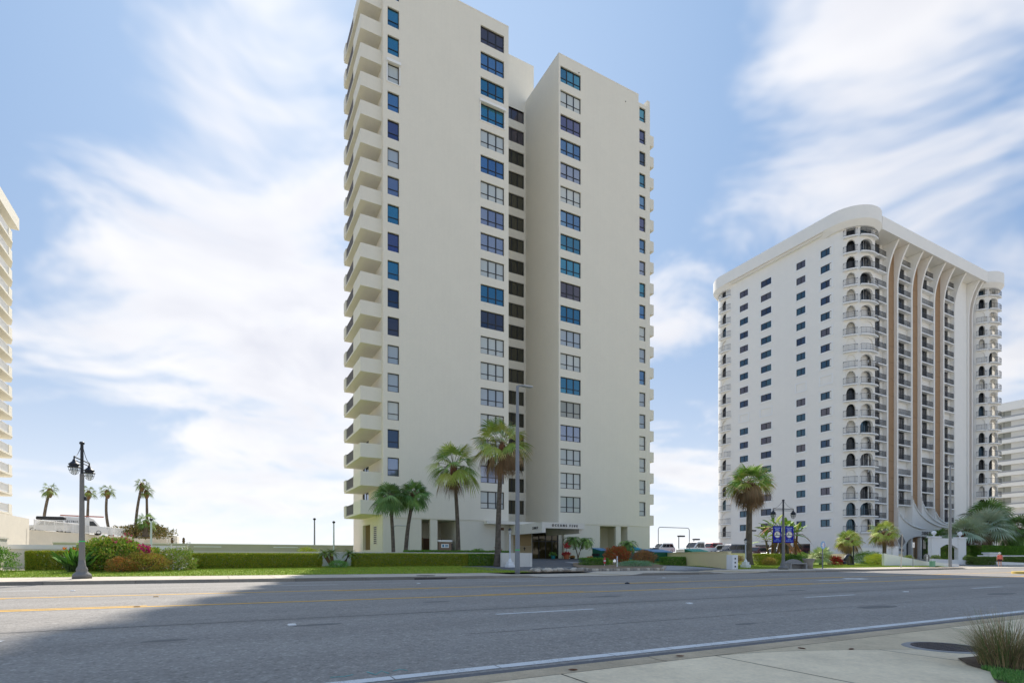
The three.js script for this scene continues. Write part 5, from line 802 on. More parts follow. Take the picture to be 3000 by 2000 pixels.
// island by the entrance drive
{
  const isl = thing('planted_island', 'mulched planting island edged with small stone blocks', 'planter', [0, 0, 0]);
  const poly = [[22.9, 30.55], [29.0, 30.4], [33.2, 34.5], [37.6, 41], [37.2, 45], [29, 42], [25.2, 36.5], [23.2, 32.5]], s = new THREE.Shape(poly.map(q => new THREE.Vector2(q[0], q[1])));
  const g = new THREE.ShapeGeometry(s); const p = g.attributes.position; for (let i = 0; i < p.count; i++) { const x = p.getX(i), d = p.getY(i); p.setXYZ(i, x, gy(x, d) + .12, -d); } const idx = Array.from(g.index.array); for (let i = 0; i < idx.length; i += 3) [idx[i + 1], idx[i + 2]] = [idx[i + 2], idx[i + 1]]; g.setIndex(idx); g.computeVertexNormals(); { const nn = g.attributes.normal; if (nn.getY(0) < 0) { for (let i = 0; i < idx.length; i += 3) [idx[i + 1], idx[i + 2]] = [idx[i + 2], idx[i + 1]]; g.setIndex(idx); g.computeVertexNormals(); } }
  mesh('mulch', [g], M.mulch, isl);
  const edge = (a, b, step) => { const L = Math.hypot(b[0] - a[0], b[1] - a[1]), n = Math.round(L / step); for (let i = 0; i < n; i++) { const t = (i + .5) / n, x = lerp(a[0], b[0], t), d = lerp(a[1], b[1], t); const m = mesh('edging_block', stoneG[i % 3], i % 3 ? M.stone : M.concrete, isl); m.position.set(x, gy(x, d) + rr(-.02, .01), -d); m.rotation.y = Math.atan2((b[1] - a[1]), (b[0] - a[0])) + rr(-.08, .08); } };
  const stoneG = [0, 1, 2].map(() => merge([new RoundedBoxGeometry(.27, .22, .2, 2, .05).translate(0, .07, 0)]));
  edge(poly[0], poly[1], .3); edge(poly[1], poly[2], .3); edge(poly[0], poly[7], .3);
  shrub('croton_bush', 'large bush with fiery red and orange leaves on the island', 33.6, 41.2, .5, 1.35, 1.65, 1.0, [[.30, .05, .02], [.42, .07, .03], [.16, .05, .02], [.10, .08, .015], [.07, .06, .012]], 5200, .11);
  shrub('bronze_bush', 'bronze brown mounded bush beside the fiery one', 36.0, 40.2, .45, 1.25, 1.3, .9, [[.14, .06, .035], [.11, .07, .03], [.10, .10, .03], [.19, .08, .05]], 4600, .09);
  shrub('juniper_mat', 'low blue grey juniper mat spilling over the island edge', 30.4, 35.0, .3, 1.75, .5, 1.0, [[.09, .16, .14], [.12, .19, .18], [.05, .14, .05]], 4200, .09, { w: .2, cat: 'plant' });
  shrub('yellow_weed', 'tuft of yellow green weeds before the fiery bush', 30.0, 37.6, .35, .45, .45, .4, [[.2, .26, .03], [.12, .18, .03]], 260, .12, { cat: 'plant' });
  hedge('small dark box hedge at the drive corner of the island', 26.9, 29.2, 36.9, 38.2, .32, .72, HG, 900, .07);
  hedge('small dark hedge before the green dumpster', 37.0, 39.6, 38.3, 39.3, .35, .78, HG, 900, .07);
  pygmyPalm('single pygmy palm leaning over the island shrubs', 35.3, 42.4, .5, [[.5, 0, 1.85]], 1.4);
  pygmyPalm('twin stemmed pygmy palm against the wall by potted plants', 34.9, 49.6, .85, [[-.75, 0, 2.15], [.95, 0, 2.05]], 1.4);
  pygmyPalm('small pygmy palm behind the fan palm trunk by the entrance', 21.6, 47.5, .75, [[.1, 0, .95], [-.45, .1, .5]], .8);
}
// grass clump in the near corner
{
  const t = thing('grass_clump', 'tall ornamental grass clump with green and straw blades', 'grass clump', [6.62, .02, -2.36]), Lv = new Leaves();
  for (let i = 0; i < 1500; i++) { const a = rr(0, 6.28), r = Math.sqrt(rnd()) * .2, ti = .12 + Math.pow(rnd(), 1.1) * .8, L = rr(.26, .58), b = V(Math.cos(a) * r, 0, Math.sin(a) * r), az = a + rr(-.5, .5), k = vary(pick([[.22, .19, .09], [.16, .17, .06], [.36, .28, .15], [.28, .21, .12], [.10, .17, .05], [.16, .12, .07]]), .25), w = rr(.0018, .0032), sd = V(-Math.sin(az), 0, Math.cos(az)); let prev = null; for (let s = 0; s <= 5; s++) { const q = s / 5, th = ti * (.4 + q * .9), c = b.clone().add(V(Math.cos(az) * Math.sin(th) * L * q, Math.cos(th) * L * q, Math.sin(az) * Math.sin(th) * L * q)); const ww = w * (1 - q * .85), l = c.clone().addScaledVector(sd, ww), rgt = c.clone().addScaledVector(sd, -ww); if (prev) Lv.quad(prev[0], l, rgt, prev[1], k); prev = [l, rgt]; } }
  Lv.mesh('blades', M.leafDry, t); mesh('crown', [new THREE.SphereGeometry(.2, 14, 8).scale(1, .35, 1)], M.soil, t);
  const bed = [[4.9, -3], [5.0, 1.35], [5.35, 1.85], [5.75, 2.12], [6.2, 2.32], [6.4, 2.58], [6.7, 2.78], [7.3, 2.7], [9, 2.1], [9, -3]]; const g = new THREE.ShapeGeometry(new THREE.Shape(bed.map(q => new THREE.Vector2(q[0], -q[1])))).rotateX(Math.PI / 2); { const p = g.attributes.position; for (let i = 0; i < p.count; i++) p.setY(i, .022); } const idx = Array.from(g.index.array); g.computeVertexNormals(); if (g.attributes.normal.getY(0) < 0) { for (let i = 0; i < idx.length; i += 3) [idx[i + 1], idx[i + 2]] = [idx[i + 2], idx[i + 1]]; g.setIndex(idx); g.computeVertexNormals(); }
  setting('planting_bed', [g], M.soil);
  const inside = (x, d) => { let c = false; for (let i = 0, j = bed.length - 1; i < bed.length; j = i++) { const a = bed[i], b = bed[j]; if ((a[1] > d) !== (b[1] > d) && x < (b[0] - a[0]) * (d - a[1]) / (b[1] - a[1]) + a[0]) c = !c; } return c; };
  lawn('fresh green turf patch below the ornamental grass', (x, d) => inside(x, d) && d < 1.0 + (x - 4.9) * 1.25 && d < 2.42 && x < 6.35, 4.8, 6.5, .9, 2.5, () => .02, 26000, .035, [[.04, .11, .03], [.06, .14, .04], [.035, .085, .02], [.075, .14, .05]]);
  one('kerb_slab', [bx(6.15, 7.4, .01, .07, 1.55, 1.98)], std({ map: mottled([.6, .62, .64], .08, .8, .4), roughness: .85 }), 'pale concrete slab end beside the turf patch', 'slab');
}

// ================================================================== STREET FURNITURE
function heritageLamp(label, x, d, y, H, turn, banners) {
  const t = thing('heritage_lamp', label, 'street lamp', [x, y, -d], turn, 'twin lantern street lamps');
  mesh('base', [lathe([[0, 0], [.37, 0], [.37, .14], [.34, .2], [.26, .26], [.21, .33], [.23, .40], [.20, .47], [.15, .56], [.125, .8], [0, .8]], 8)], M.concretePole, t);
  mesh('shaft', [lathe([[.122, .8], [.115, 1.3], [.085, H * .76], [.08, H * .765], [0, H * .77]], 12)], M.concretePole, t);
  mesh('mast', [lathe([[.065, H * .765], [.06, H - .12], [.10, H - .1], [.10, H - .04], [.06, H], [0, H]], 12)], M.darkMetal, t);
  const ya = H * .865;
  mesh('arm', [bar(V(-.92, ya, 0), V(.92, ya, 0), .028, 8), bar(V(-.92, ya - .13, 0), V(.92, ya - .13, 0), .02, 8)], M.darkMetal, t);
  for (const s of [-1, 1]) {
    const c = []; for (let i = 0; i <= 8; i++) { const q = i / 8; c.push(V(s * lerp(.06, .9, q), lerp(H - .12, ya + .03, 1 - (1 - q) * (1 - q)), 0)); } mesh('stay', [tube(c, c.map(() => .012), 5)], M.darkMetal, t);
    const l = sub(t, 'lantern', [s * .9, ya, 0]); l.scale.setScalar(.86);
    mesh('stem', [cyl(.035, .035, .22, 0, -.2, 0, 8)], M.darkMetal, l); mesh('hood', [lathe([[.0, -.12], [.06, -.13], [.08, -.22], [.2, -.34], [.235, -.36], [.235, -.40], [.2, -.42], [.2, -.47], [.27, -.5], [.27, -.53], [.17, -.54], [0, -.54]], 18)], M.darkMetal, l);
    mesh('globe', [lathe([[.16, -.54], [.165, -.64], [.13, -.76], [.06, -.83], [0, -.84]], 16)], M.lensGlass, l);
    const cg = []; for (let i = 0; i < 6; i++) { const a = i / 6 * 6.283, P = [[.22, -.53], [.215, -.66], [.16, -.8], [.06, -.88], [0, -.89]].map(q => V(Math.cos(a) * q[0], q[1], Math.sin(a) * q[0])); cg.push(tube(P, P.map(() => .011), 4)); } cg.push(new THREE.TorusGeometry(.21, .011, 5, 20).rotateX(Math.PI / 2).translate(0, -.67, 0)); mesh('cage', cg, M.darkMetal, l);
  }
  if (banners) { const W = .76, Hh = 1.3, yb = H * .50;
    const cv = document.createElement('canvas'); cv.width = 280; cv.height = 500; const g = cv.getContext('2d'); g.fillStyle = '#0a1596'; g.fillRect(0, 0, 280, 500); g.fillStyle = '#c9dcf5'; g.textAlign = 'center'; g.font = 'bold 40px sans-serif'; ['DAYTONA', 'BEACH', 'SHORES'].forEach((s, i) => g.fillText(s, 140, 66 + i * 40)); g.fillStyle = '#b09a78'; g.beginPath(); g.arc(140, 255, 104, 0, 7); g.fill(); g.fillStyle = '#e9e4d2'; g.beginPath(); g.arc(140, 255, 88, 0, 7); g.fill(); g.fillStyle = '#7f9a72'; g.beginPath(); g.arc(118, 232, 26, 0, 7); g.fill(); g.fillStyle = '#101a50'; g.fillRect(58, 268, 164, 18); g.fillStyle = '#eef2f4'; g.beginPath(); g.ellipse(140, 306, 62, 20, 0, 0, 7); g.fill(); g.fillStyle = '#a7d4ee'; g.font = 'italic bold 36px serif'; g.fillText('Life is', 140, 412); g.fillText('Better Here!', 140, 456);
    const tx = new THREE.CanvasTexture(cv); tx.colorSpace = THREE.SRGBColorSpace; const fm = std({ map: tx, roughness: .8, side: THREE.DoubleSide });
    for (const s of [-1, 1]) { const b = sub(t, 'banner', [s * (.16 + W / 2), yb, 0]); const pg = new THREE.PlaneGeometry(W, Hh, 6, 6), p = pg.attributes.position; for (let i = 0; i < p.count; i++) p.setZ(i, .025 * Math.sin(p.getX(i) * 6 + s) * (p.getY(i) - .5) * .9); pg.computeVertexNormals(); mesh('print', pg, fm, b).position.z = .012; mesh('backing', pg.clone(), std({ color: col(.01, .015, .28), roughness: .8, side: THREE.DoubleSide }), b).position.z = -.004; mesh('rod', [bar(V(-W / 2 * 1 - (s > 0 ? .16 : 0), Hh / 2 + .01, 0), V(W / 2 + (s < 0 ? .16 : 0), Hh / 2 + .01, 0), .014, 6)], M.darkMetal, b); mesh('rod', [bar(V(-W / 2 - (s > 0 ? .16 : 0), -Hh / 2 - .01, 0), V(W / 2 + (s < 0 ? .16 : 0), -Hh / 2 - .01, 0), .014, 6)], M.darkMetal, b); }
  } else { mesh('tape_band', [cyl(.117, .117, .05, 0, 1.62, 0, 16)], M.greenTape, t); mesh('junction_box', [rbx(-.06, .06, 3.45, 3.62, -.17, -.1, .01)], M.darkMetal, t); }
  return t;
}
heritageLamp('twin lantern lamp post with green tape band on flared base', -5.35, 30.3, .14, 6.05, 1.45, false);
heritageLamp('twin lantern lamp post carrying two blue banners', 39.5, 28.0, .14, 5.55, -.3, true);
function tallPole(label, x, d, y, H, armDir, tape) {
  const t = thing('light_pole', label, 'street lamp', [x, y, -d], 0, 'tall road light poles'); mesh('shaft', [lathe([[0, 0], [.155, 0], [.15, .4], [.115, H * .6], [.08, H], [0, H]], 16)], M.greyPole, t);
  const c = []; for (let i = 0; i <= 6; i++) { const q = i / 6; c.push(V(armDir[0] * q * .55, H - .02 + .14 * Math.sin(q * 1.5), armDir[1] * q * .55)); } mesh('arm', [tube(c, c.map(() => .05), 8)], M.greyPole, t);
  const hd = new RoundedBoxGeometry(.75, .09, .3, 2, .04).rotateZ(.12).rotateY(Math.atan2(-armDir[1], armDir[0])).translate(armDir[0] * .85, H + .16, armDir[1] * .85); mesh('lamp_head', [hd], std({ color: col(.42, .44, .46), roughness: .5, metalness: .3 }), t);
  mesh('hand_hole', [bx(-.06, .06, .5, .8, .125, .155)], M.greyPole, t); if (tape) mesh('tape_band', [cyl(.149, .149, .06, 0, 1.35, 0, 16)], M.greenTape, t);
}
tallPole('tall grey light pole with green tape before the entrance', 15.45, 28.1, .14, 11.0, [.95, -.3], true);
tallPole('tall grey light pole before the gateway of white tower', 66.9, 28.4, .14, 10.4, [.95, -.3], false);
function whiteLamp(label, x, d, y, H) { const t = thing('garden_lamp', label, 'garden lamp', [x, y, -d], 0, 'white garden lamps'); mesh('base', [bx(-.3, .3, 0, .28, -.3, .3), bx(-.22, .22, .28, .5, -.22, .22), lathe([[.16, .5], [.12, .6], [.07, .75], [0, .75]], 12)], M.whiteTrim, t); mesh('post', [lathe([[.055, .74], [.045, H - .55], [.08, H - .53], [.08, H - .48], [0, H - .48]], 12)], M.palePole, t); mesh('lantern', [lathe([[.05, H - .48], [.09, H - .45], [.14, H - .15], [0, H - .15]], 6)], M.lensGlass, t); mesh('cap', [lathe([[.17, H - .16], [.12, H - .08], [.04, H], [0, H + .04]], 6)], M.darkMetal, t); }
whiteLamp('white garden lamp before the short driveway wall', 19.9, 37.4, .25, 3.1); whiteLamp('white garden lamp beside the pillar with vents', 40.6, 32.4, .2, 2.55);
for (const [x, d, h, lab] of [[-5.6, 61, 3.9, 'slim grey post light behind white flowering bush'], [9.3, 63.5, 4.6, 'slim dark post light behind the cycads'], [11.0, 61.5, 4.2, 'slim white post light close to the cream tower']]) { const t = thing('post_light', lab, 'garden lamp', [x, .9, -d], 0, 'slim posts along the seaward wall'); mesh('post', [cyl(.1, .07, h - .3, 0, 0, 0, 10)], lab.includes('white') ? M.palePole : M.greyPole, t); mesh('cap', [lathe([[.06, h - .3], [.16, h - .2], [.16, h - .12], [.08, h - .05], [0, h]], 10)], M.darkMetal, t); }
for (const [x, lab] of [[-4.0, 'brown finial on the seaward wall beside the grey post'], [-3.05, 'brown finial on the wall nearer the clipped hedge']]) { const t = thing('wall_finial', lab, 'finial', [x, 2.46, -62.15], 0, 'pair of wall finials'); mesh('plinth', [cyl(.12, .1, .1, 0, 0, 0, 10)], M.thatch, t); mesh('figure', [lathe([[.09, .1], [.14, .2], [.1, .36], [.13, .44], [.06, .56], [0, .6]], 10)], M.thatch, t); }
// hoops by the walls
function hoop(label, x, d, y, w, h, mat, turn = 0) { const t = thing('pipe_hoop', label, 'pipe hoop', [x, y, -d], turn); const r = .35, c = [V(-w / 2, 0, 0), V(-w / 2, h - r, 0)]; for (let i = 1; i <= 5; i++) { const a = i / 5 * Math.PI / 2; c.push(V(-w / 2 + r - r * Math.cos(a), h - r + r * Math.sin(a), 0)); } for (let i = 5; i >= 1; i--) { const a = i / 5 * Math.PI / 2; c.push(V(w / 2 - r + r * Math.cos(a), h - r + r * Math.sin(a), 0)); } c.push(V(w / 2, h - r, 0), V(w / 2, 0, 0)); mesh('hoop', [tube(c, c.map(() => .045), 8)], mat, t); mesh('foot', [cyl(.09, .09, .03, -w / 2, 0, 0, 10)], mat, t); mesh('foot', [cyl(.09, .09, .03, w / 2, 0, 0, 10)], mat, t); }
hoop('pale pipe hoop against the plain wall behind sabal palms', 15.4, 51.2, .95, 1.55, 3.2, std({ color: col(.5, .5, .46), roughness: .6 }));
hoop('wide white pipe hoop over the parking ramp', 51.6, 52, .95, 5.4, 4.0, M.greyPole);
for (const [x, d, h, lab] of [[51.8, 60, 3.0, 'boxy lot light left of the wide hoop'], [62.5, 62, 3.4, 'boxy twin lot light beyond the white pickup'], [66.8, 63, 3.0, 'small lot light near the white tower corner'], [71.2, 56, 4.2, 'dark lot light before the red wagon'], [69.2, 47.4, 4.4, 'tall dark lot light behind the tan skirted palm']]) { const t = thing('lot_light', lab, 'lamp post', [x, .93, -d], 0, 'parking lot lights'); mesh('post', [cyl(.07, .06, h, 0, 0, 0, 8)], M.darkMetal, t); mesh('head', [rbx(-.1, 1.1, h - .02, h + .2, -.25, .25, .04)], M.darkMetal, t); mesh('lens', [bx(.0, 1.0, h - .04, h - .022, -.2, .2)], M.lensGlass, t); }
// signs
{
  const t = thing('disc_sign', 'round blue and white road sign on a grey post', 'sign', [44.6, .14, -28.0]); mesh('post', [bx(-.035, .035, 0, 2.2, -.03, .03)], M.greyPole, t); mesh('plate', [new THREE.CylinderGeometry(.33, .33, .012, 28).rotateX(Math.PI / 2).translate(0, 1.98, .045)], std({ color: col(.20, .42, .68), roughness: .5 }), t); mesh('symbol', [bx(-.09, .09, 1.75, 2.2, -.056, -.052), bx(-.2, -.09, 1.93, 2.04, -.056, -.052)], std({ color: col(.75, .73, .75), roughness: .6 }), t); mesh('symbol', [bx(.09, .2, 1.84, 2.14, -.055, -.052)], std({ color: col(.6, .35, .38), roughness: .6 }), t);
  const s2 = thing('diamond_sign', 'back of a dark diamond sign on a leaning pale post', 'sign', [56.7, .14, -28.0]); s2.rotation.z = -.07; mesh('post', [bx(-.05, .05, 0, 3.2, -.02, .02)], std({ color: col(.5, .47, .4), roughness: .7 }), s2); mesh('plate', [new THREE.BoxGeometry(.95, .95, .012).rotateZ(Math.PI / 4).translate(.02, 2.5, -.035)], std({ color: col(.055, .065, .08), roughness: .5, metalness: .4 }), s2); mesh('lower_plate', [bx(-.42, .45, 1.55, 1.78, .03, .045)], std({ color: col(.055, .065, .08), roughness: .5 }), s2);
  const s3 = thing('small_white_sign', 'small white rectangular sign on a thin post', 'sign', [62.6, .16, -29.8]); mesh('post', [cyl(.035, .035, 2.5, 0, 0, 0, 8)], M.greyPole, s3); mesh('plate', [bx(-.2, .2, 1.95, 2.48, -.06, -.045)], std({ color: col(.78, .78, .76), roughness: .6 }), s3); mesh('symbol', [bx(-.06, .07, 2.08, 2.32, -.067, -.062)], std({ color: col(.55, .55, .5), roughness: .6 }), s3);
  const s4 = thing('small_stop_sign', 'small red and white plate sign before the box hedge', 'sign', [27.9, .3, -35.9]); mesh('stake', [cyl(.02, .02, .55, 0, 0, 0, 6)], M.whiteRail, s4); mesh('plate', [new THREE.CylinderGeometry(.24, .24, .02, 8).rotateX(Math.PI / 2).rotateZ(Math.PI / 8).scale(.55, 1.2, 1).translate(0, .52, .02)], std({ color: col(.55, .06, .07), roughness: .5 }), s4); mesh('stripe', [bx(-.1, .1, .46, .58, -.036, -.032)], M.whiteRail, s4);
  const s5 = thing('round_mirror', 'round convex mirror on a short white post', 'mirror', [27.55, .25, -34.1]); mesh('post', [cyl(.045, .045, .95, .2, 0, 0, 8)], M.whiteRail, s5); mesh('mirror', [new THREE.SphereGeometry(.27, 20, 8, 0, 6.3, 0, .8).rotateX(Math.PI / 2).scale(.8, 1.1, .3).translate(-.1, .5, .0)], std({ color: col(.7, .72, .74), metalness: .9, roughness: .12 }), s5);
  const s6 = thing('service_cabinet', 'pink brown service cabinet with white lid and warning plate', 'cabinet', [20.55, .95, -53.3]); mesh('body', [rbx(-.72, .72, 0, 1.75, -.4, .4, .02)], M.cabinet, s6); mesh('lid', [rbx(-.8, .8, 1.75, 1.95, -.48, .48, .03)], M.whiteTrim, s6); mesh('plate', [bx(-.42, .42, 1.15, 1.55, -.43, -.405)], M.whiteTrim, s6); mesh('symbol', [bx(-.3, -.12, 1.22, 1.48, -.436, -.432), bx(0, .34, 1.38, 1.46, -.436, -.432), bx(0, .34, 1.24, 1.32, -.436, -.432)], M.bluePaint, s6); mesh('latch', [bx(.74, .9, .3, 1.6, -.2, .2)], M.bronze, s6);
}
// concrete bench and planter bin
{
  const t = thing('concrete_bench', 'grey concrete bench with rounded back on the pavement edge', 'bench', [42.0, .14, -28.6], -.25); const s = new THREE.Shape(); s.moveTo(-.85, 0); s.lineTo(.85, 0); s.lineTo(.85, .52); s.quadraticCurveTo(0, 1.05, -.85, .52); s.closePath();
  mesh('back', [new THREE.ExtrudeGeometry(s, { depth: .12, bevelEnabled: true, bevelSize: .02, bevelThickness: .02, bevelSegments: 2 }).translate(0, 0, -.38)], M.greyConcrete, t); mesh('seat', [rbx(-.8, .8, .40, .50, -.32, .22, .02)], M.greyConcrete, t); mesh('leg', [bx(-.84, -.68, 0, .40, -.3, .2)], M.greyConcrete, t); mesh('leg', [bx(.68, .84, 0, .40, -.3, .2)], M.greyConcrete, t);
  const b = thing('concrete_bin', 'flared pebble concrete bin beside the bench', 'bin', [43.35, .14, -28.4]); mesh('body', [lathe([[.0, 0], [.32, 0], [.34, .5], [.48, .78], [.48, .84], [.4, .84], [.36, .7], [0, .68]], 16)], M.stone, b); mesh('rim', [new THREE.TorusGeometry(.46, .03, 6, 20).rotateX(Math.PI / 2).translate(0, .84, 0)], M.greyConcrete, b);
  const h = thing('green_utility_box', 'small green utility box at the edge of right lawn', 'utility box', [66.0, .14, -29.6]); mesh('body', [rbx(-.2, .2, 0, .55, -.2, .2, .03)], std({ color: col(.14, .33, .22), roughness: .7 }), h); mesh('cap', [rbx(-.22, .22, .53, .6, -.22, .22, .02)], std({ color: col(.18, .38, .26), roughness: .7 }), h);
  const o = thing('oval_sign', 'grey oval sign with white cross shaped post', 'sign', [67.9, .3, -31.0]); mesh('plate', [new THREE.CylinderGeometry(.62, .62, .06, 28).rotateX(Math.PI / 2).scale(1, .62, 1).translate(0, .82, 0)], std({ color: col(.12, .125, .13), roughness: .6 }), o); mesh('post', [bx(-.06, .06, 0, 1.1, -.06, -.035)], M.whiteTrim, o); mesh('crossbar', [bx(-.16, .16, .72, .84, -.068, -.062)], M.whiteTrim, o); for (const s of [-.32, .3]) mesh('opening', [bx(s - .11, s + .11, .72, .86, -.045, -.032)], M.bronze, o);
  const v = thing('scroll_sculpture', 'dark grey scroll shaped sculpture on the lawn', 'sculpture', [59.3, .3, -34.6]); const c = []; for (let i = 0; i <= 16; i++) { const a = i / 16 * Math.PI * 1.15; c.push(V(.15 - .55 * Math.cos(a) * (1 - i * .012) + i * .045, .95 * Math.sin(a) * (i > 11 ? .8 : 1) + .12, 0)); } mesh('scroll', [tube(c, c.map((_, i) => .2 - i * .007), 10)], M.darkMetal, v); mesh('foot', [bx(.35, 1.3, 0, .12, -.12, .12)], M.darkMetal, v); mesh('mast', [bar(V(1.25, .05, 0), V(1.3, 2.1, 0), .07, 8)], M.darkMetal, v);
  const m = thing('median_nose', 'yellow painted median nose on the sunlit road', 'median', [0, 0, 0]); const s2 = new THREE.Shape(); s2.moveTo(46.5, 15.2); s2.absarc(47.0, 15.8, .6, -Math.PI / 2, -Math.PI * 1.5, true); s2.lineTo(120, 16.4); s2.lineTo(120, 15.2); s2.closePath(); mesh('kerb', [new THREE.ExtrudeGeometry(s2, { depth: .14, bevelEnabled: true, bevelSize: .03, bevelThickness: .02, bevelSegments: 2 }).rotateX(-Math.PI / 2)], std({ map: mottled([.62, .45, .12], .25, 1.4, .5), roughness: .85 }), m); mesh('core', [bx(48, 119.5, .155, .165, 15.45, 16.15)], M.concrete, m);
}
// gateway of the white tower
{
  const t = thing('white_gateway', 'white arched gateway with two ball lamps', 'gateway', [0, 0, 0]), D = 42;
  for (const [a, b] of [[93.6, 96.0], [101.5, 104.0]]) { mesh('pier', [bx(a, b, .2, 4.1, D, D + .55)], M.white, t); mesh('cap', [bx(a - .15, b + .15, 4.1, 4.3, D - .12, D + .67)], M.whiteTrim, t); const l = sub(t, 'ball_lamp', [(a + b) / 2 - .1, 4.3, -(D + .28)]); mesh('stem', [cyl(.1, .08, .25, 0, 0, 0, 10)], M.whiteTrim, l); mesh('globe', [new THREE.SphereGeometry(.33, 20, 14).translate(0, .52, 0)], std({ color: col(.86, .86, .84), roughness: .3 }), l); }
  const s = new THREE.Shape(); s.moveTo(96.0, 4.05); s.lineTo(101.5, 4.05); s.lineTo(101.5, 2.5); for (let i = 1; i <= 12; i++) { const q = i / 12; s.lineTo(lerp(101.5, 96.0, q), 2.5 + .65 * Math.sin(q * Math.PI)); } s.closePath(); mesh('arch', [new THREE.ExtrudeGeometry(s, { depth: .4, bevelEnabled: false }).translate(0, 0, -D - .48)], M.white, t);
}
// pots by the entrance
function pot(label, x, d, y, r, h, mat, kind) { const t = thing('plant_pot', label, 'plant pot', [x, y, -d], 0, 'pots by the entrance'); mesh('pot', [lathe([[0, 0], [r * .68, 0], [r * .95, h * .85], [r * 1.05, h * .86], [r * 1.05, h], [r * .9, h], [r * .85, h * .9], [0, h * .88]], 18)], mat, t); const Lv = new Leaves(); for (let i = 0; i < kind.n; i++) { const a = rr(0, 6.28), e = rr(kind.e0, kind.e1), dir = V(Math.cos(a) * Math.cos(e), Math.sin(e), Math.sin(a) * Math.cos(e)), b = V(rr(-r, r) * .6, h * .92 + (kind.tall && i % 5 === 0 ? rr(.6, 1.0) : 0), rr(-r, r) * .6); Lv.leaf(b, dir, new THREE.Vector3().crossVectors(dir, rdir()).normalize(), kind.L * rr(.6, 1.2), kind.L * .28, vary(pick(kind.pal))); } if (kind.tall) mesh('stem', [cyl(.025, .02, .9, 0, h * .9, 0, 6)], TWIG, t); Lv.mesh('leaves', M.leaf, t); }
pot('terracotta pot with tall crimson leaved plant', 32.7, 48.6, .82, .36, .62, M.terracotta, { n: 190, e0: -.2, e1: 1.2, L: .42, tall: true, pal: [[.26, .02, .03], [.18, .02, .03], [.34, .05, .05]] });
pot('teal pot with dark leafy plant by the glass doors', 31.4, 49.2, .84, .26, .5, M.tealPaint, { n: 150, e0: -.1, e1: 1.3, L: .42, pal: [[.03, .08, .02], [.05, .11, .03]] });
pot('low pot of orange and green leaves right of terracotta', 33.6, 48.8, .83, .26, .25, M.bronze, { n: 160, e0: 0, e1: 1.2, L: .3, pal: [[.3, .13, .03], [.16, .16, .03], [.12, .06, .02]] });
pot('low pot of orange leaves beside the box hedge', 33.2, 45.0, .7, .28, .3, M.bronze, { n: 160, e0: 0, e1: 1.2, L: .32, pal: [[.3, .13, .03], [.18, .16, .03], [.2, .05, .03]] });
pot('pot of maroon leaves behind the white garden lamp', 23.9, 47.4, .8, .3, .4, M.bronze, { n: 220, e0: -.2, e1: 1.2, L: .4, tall: true, pal: [[.16, .015, .04], [.11, .012, .03], [.08, .05, .03]] });
// dumpsters
function dumpster(label, x, d, y, w, h, dp, turn, bodyMat, lidMat, ribs) {
  const t = thing('dumpster', label, 'dumpster', [x, y, -d], turn, 'dumpsters by the ramp'); const s = new THREE.Shape([[-dp / 2 * .85, .1], [dp / 2 * .8, .1], [dp / 2, h * .78], [-dp / 2, h]].map(q => new THREE.Vector2(...q))); mesh('body', [new THREE.ExtrudeGeometry(s, { depth: w, bevelEnabled: false }).translate(0, 0, -w / 2).rotateY(-Math.PI / 2)], bodyMat, t);
  const lid = sub(t, 'lid'); const ang = Math.atan2(h * .22, dp); mesh('panel', [new THREE.BoxGeometry(w + .06, .05, dp + .1).rotateX(ang).translate(0, h * .89 + .04, 0)], lidMat, lid); if (ribs) for (let i = 0; i < 9; i++) mesh('rib', [new THREE.BoxGeometry(.07, .05, dp + .06).rotateX(ang).translate(-w / 2 + w * (i + .5) / 9, h * .89 + .085, 0)], lidMat, lid);
  for (const sgn of [-1, 1]) { mesh('fork_pocket', [bx(-.12, .12, h * .38, h * .56, -dp * .35, dp * .35).translate(sgn * (w / 2 + .12), 0, 0)], M.bronze, t); for (const z of [-.35, .35]) mesh('caster', [new THREE.CylinderGeometry(.07, .07, .06, 10).rotateZ(Math.PI / 2).translate(sgn * w * .42, .07, z * dp)], M.tyre, t); }
  for (let i = 0; i < 3; i++) mesh('stiffener', [bx(-.04, .04, .12, h * .76, -.02, .03).translate(-w / 2 + w * (i + 1) / 4, 0, dp / 2 * .9)], bodyMat, t);
  return t;
}
dumpster('blue lidded green dumpster behind the fiery bush', 36.6, 47.6, .82, 1.7, 1.25, 1.2, .2, M.greenPaint, M.bluePaint, false);
{ const t = dumpster('teal dumpster with ribbed bright cyan lid', 39.3, 46.2, .8, 2.9, 1.45, 1.3, .15, M.tealPaint, M.cyanLid, true); mesh('sticker', [bx(-1.0, -.5, .65, 1.0, -.68, -.66)], std({ color: col(.75, .42, .05), roughness: .6 }), t); mesh('sticker', [bx(0, .8, .85, 1.0, -.69, -.67)], M.whiteTrim, t); }
dumpster('long green dumpster with blue rim beside the yellow wall', 40.6, 43.2, .6, 2.9, 1.3, 1.4, .1, M.greenPaint, M.bluePaint, false);
dumpster('distant green dumpster with teal lid below white pickup', 50.2, 47.0, .9, 2.6, 1.15, 1.2, 0, M.greenPaint, M.tealPaint, true);
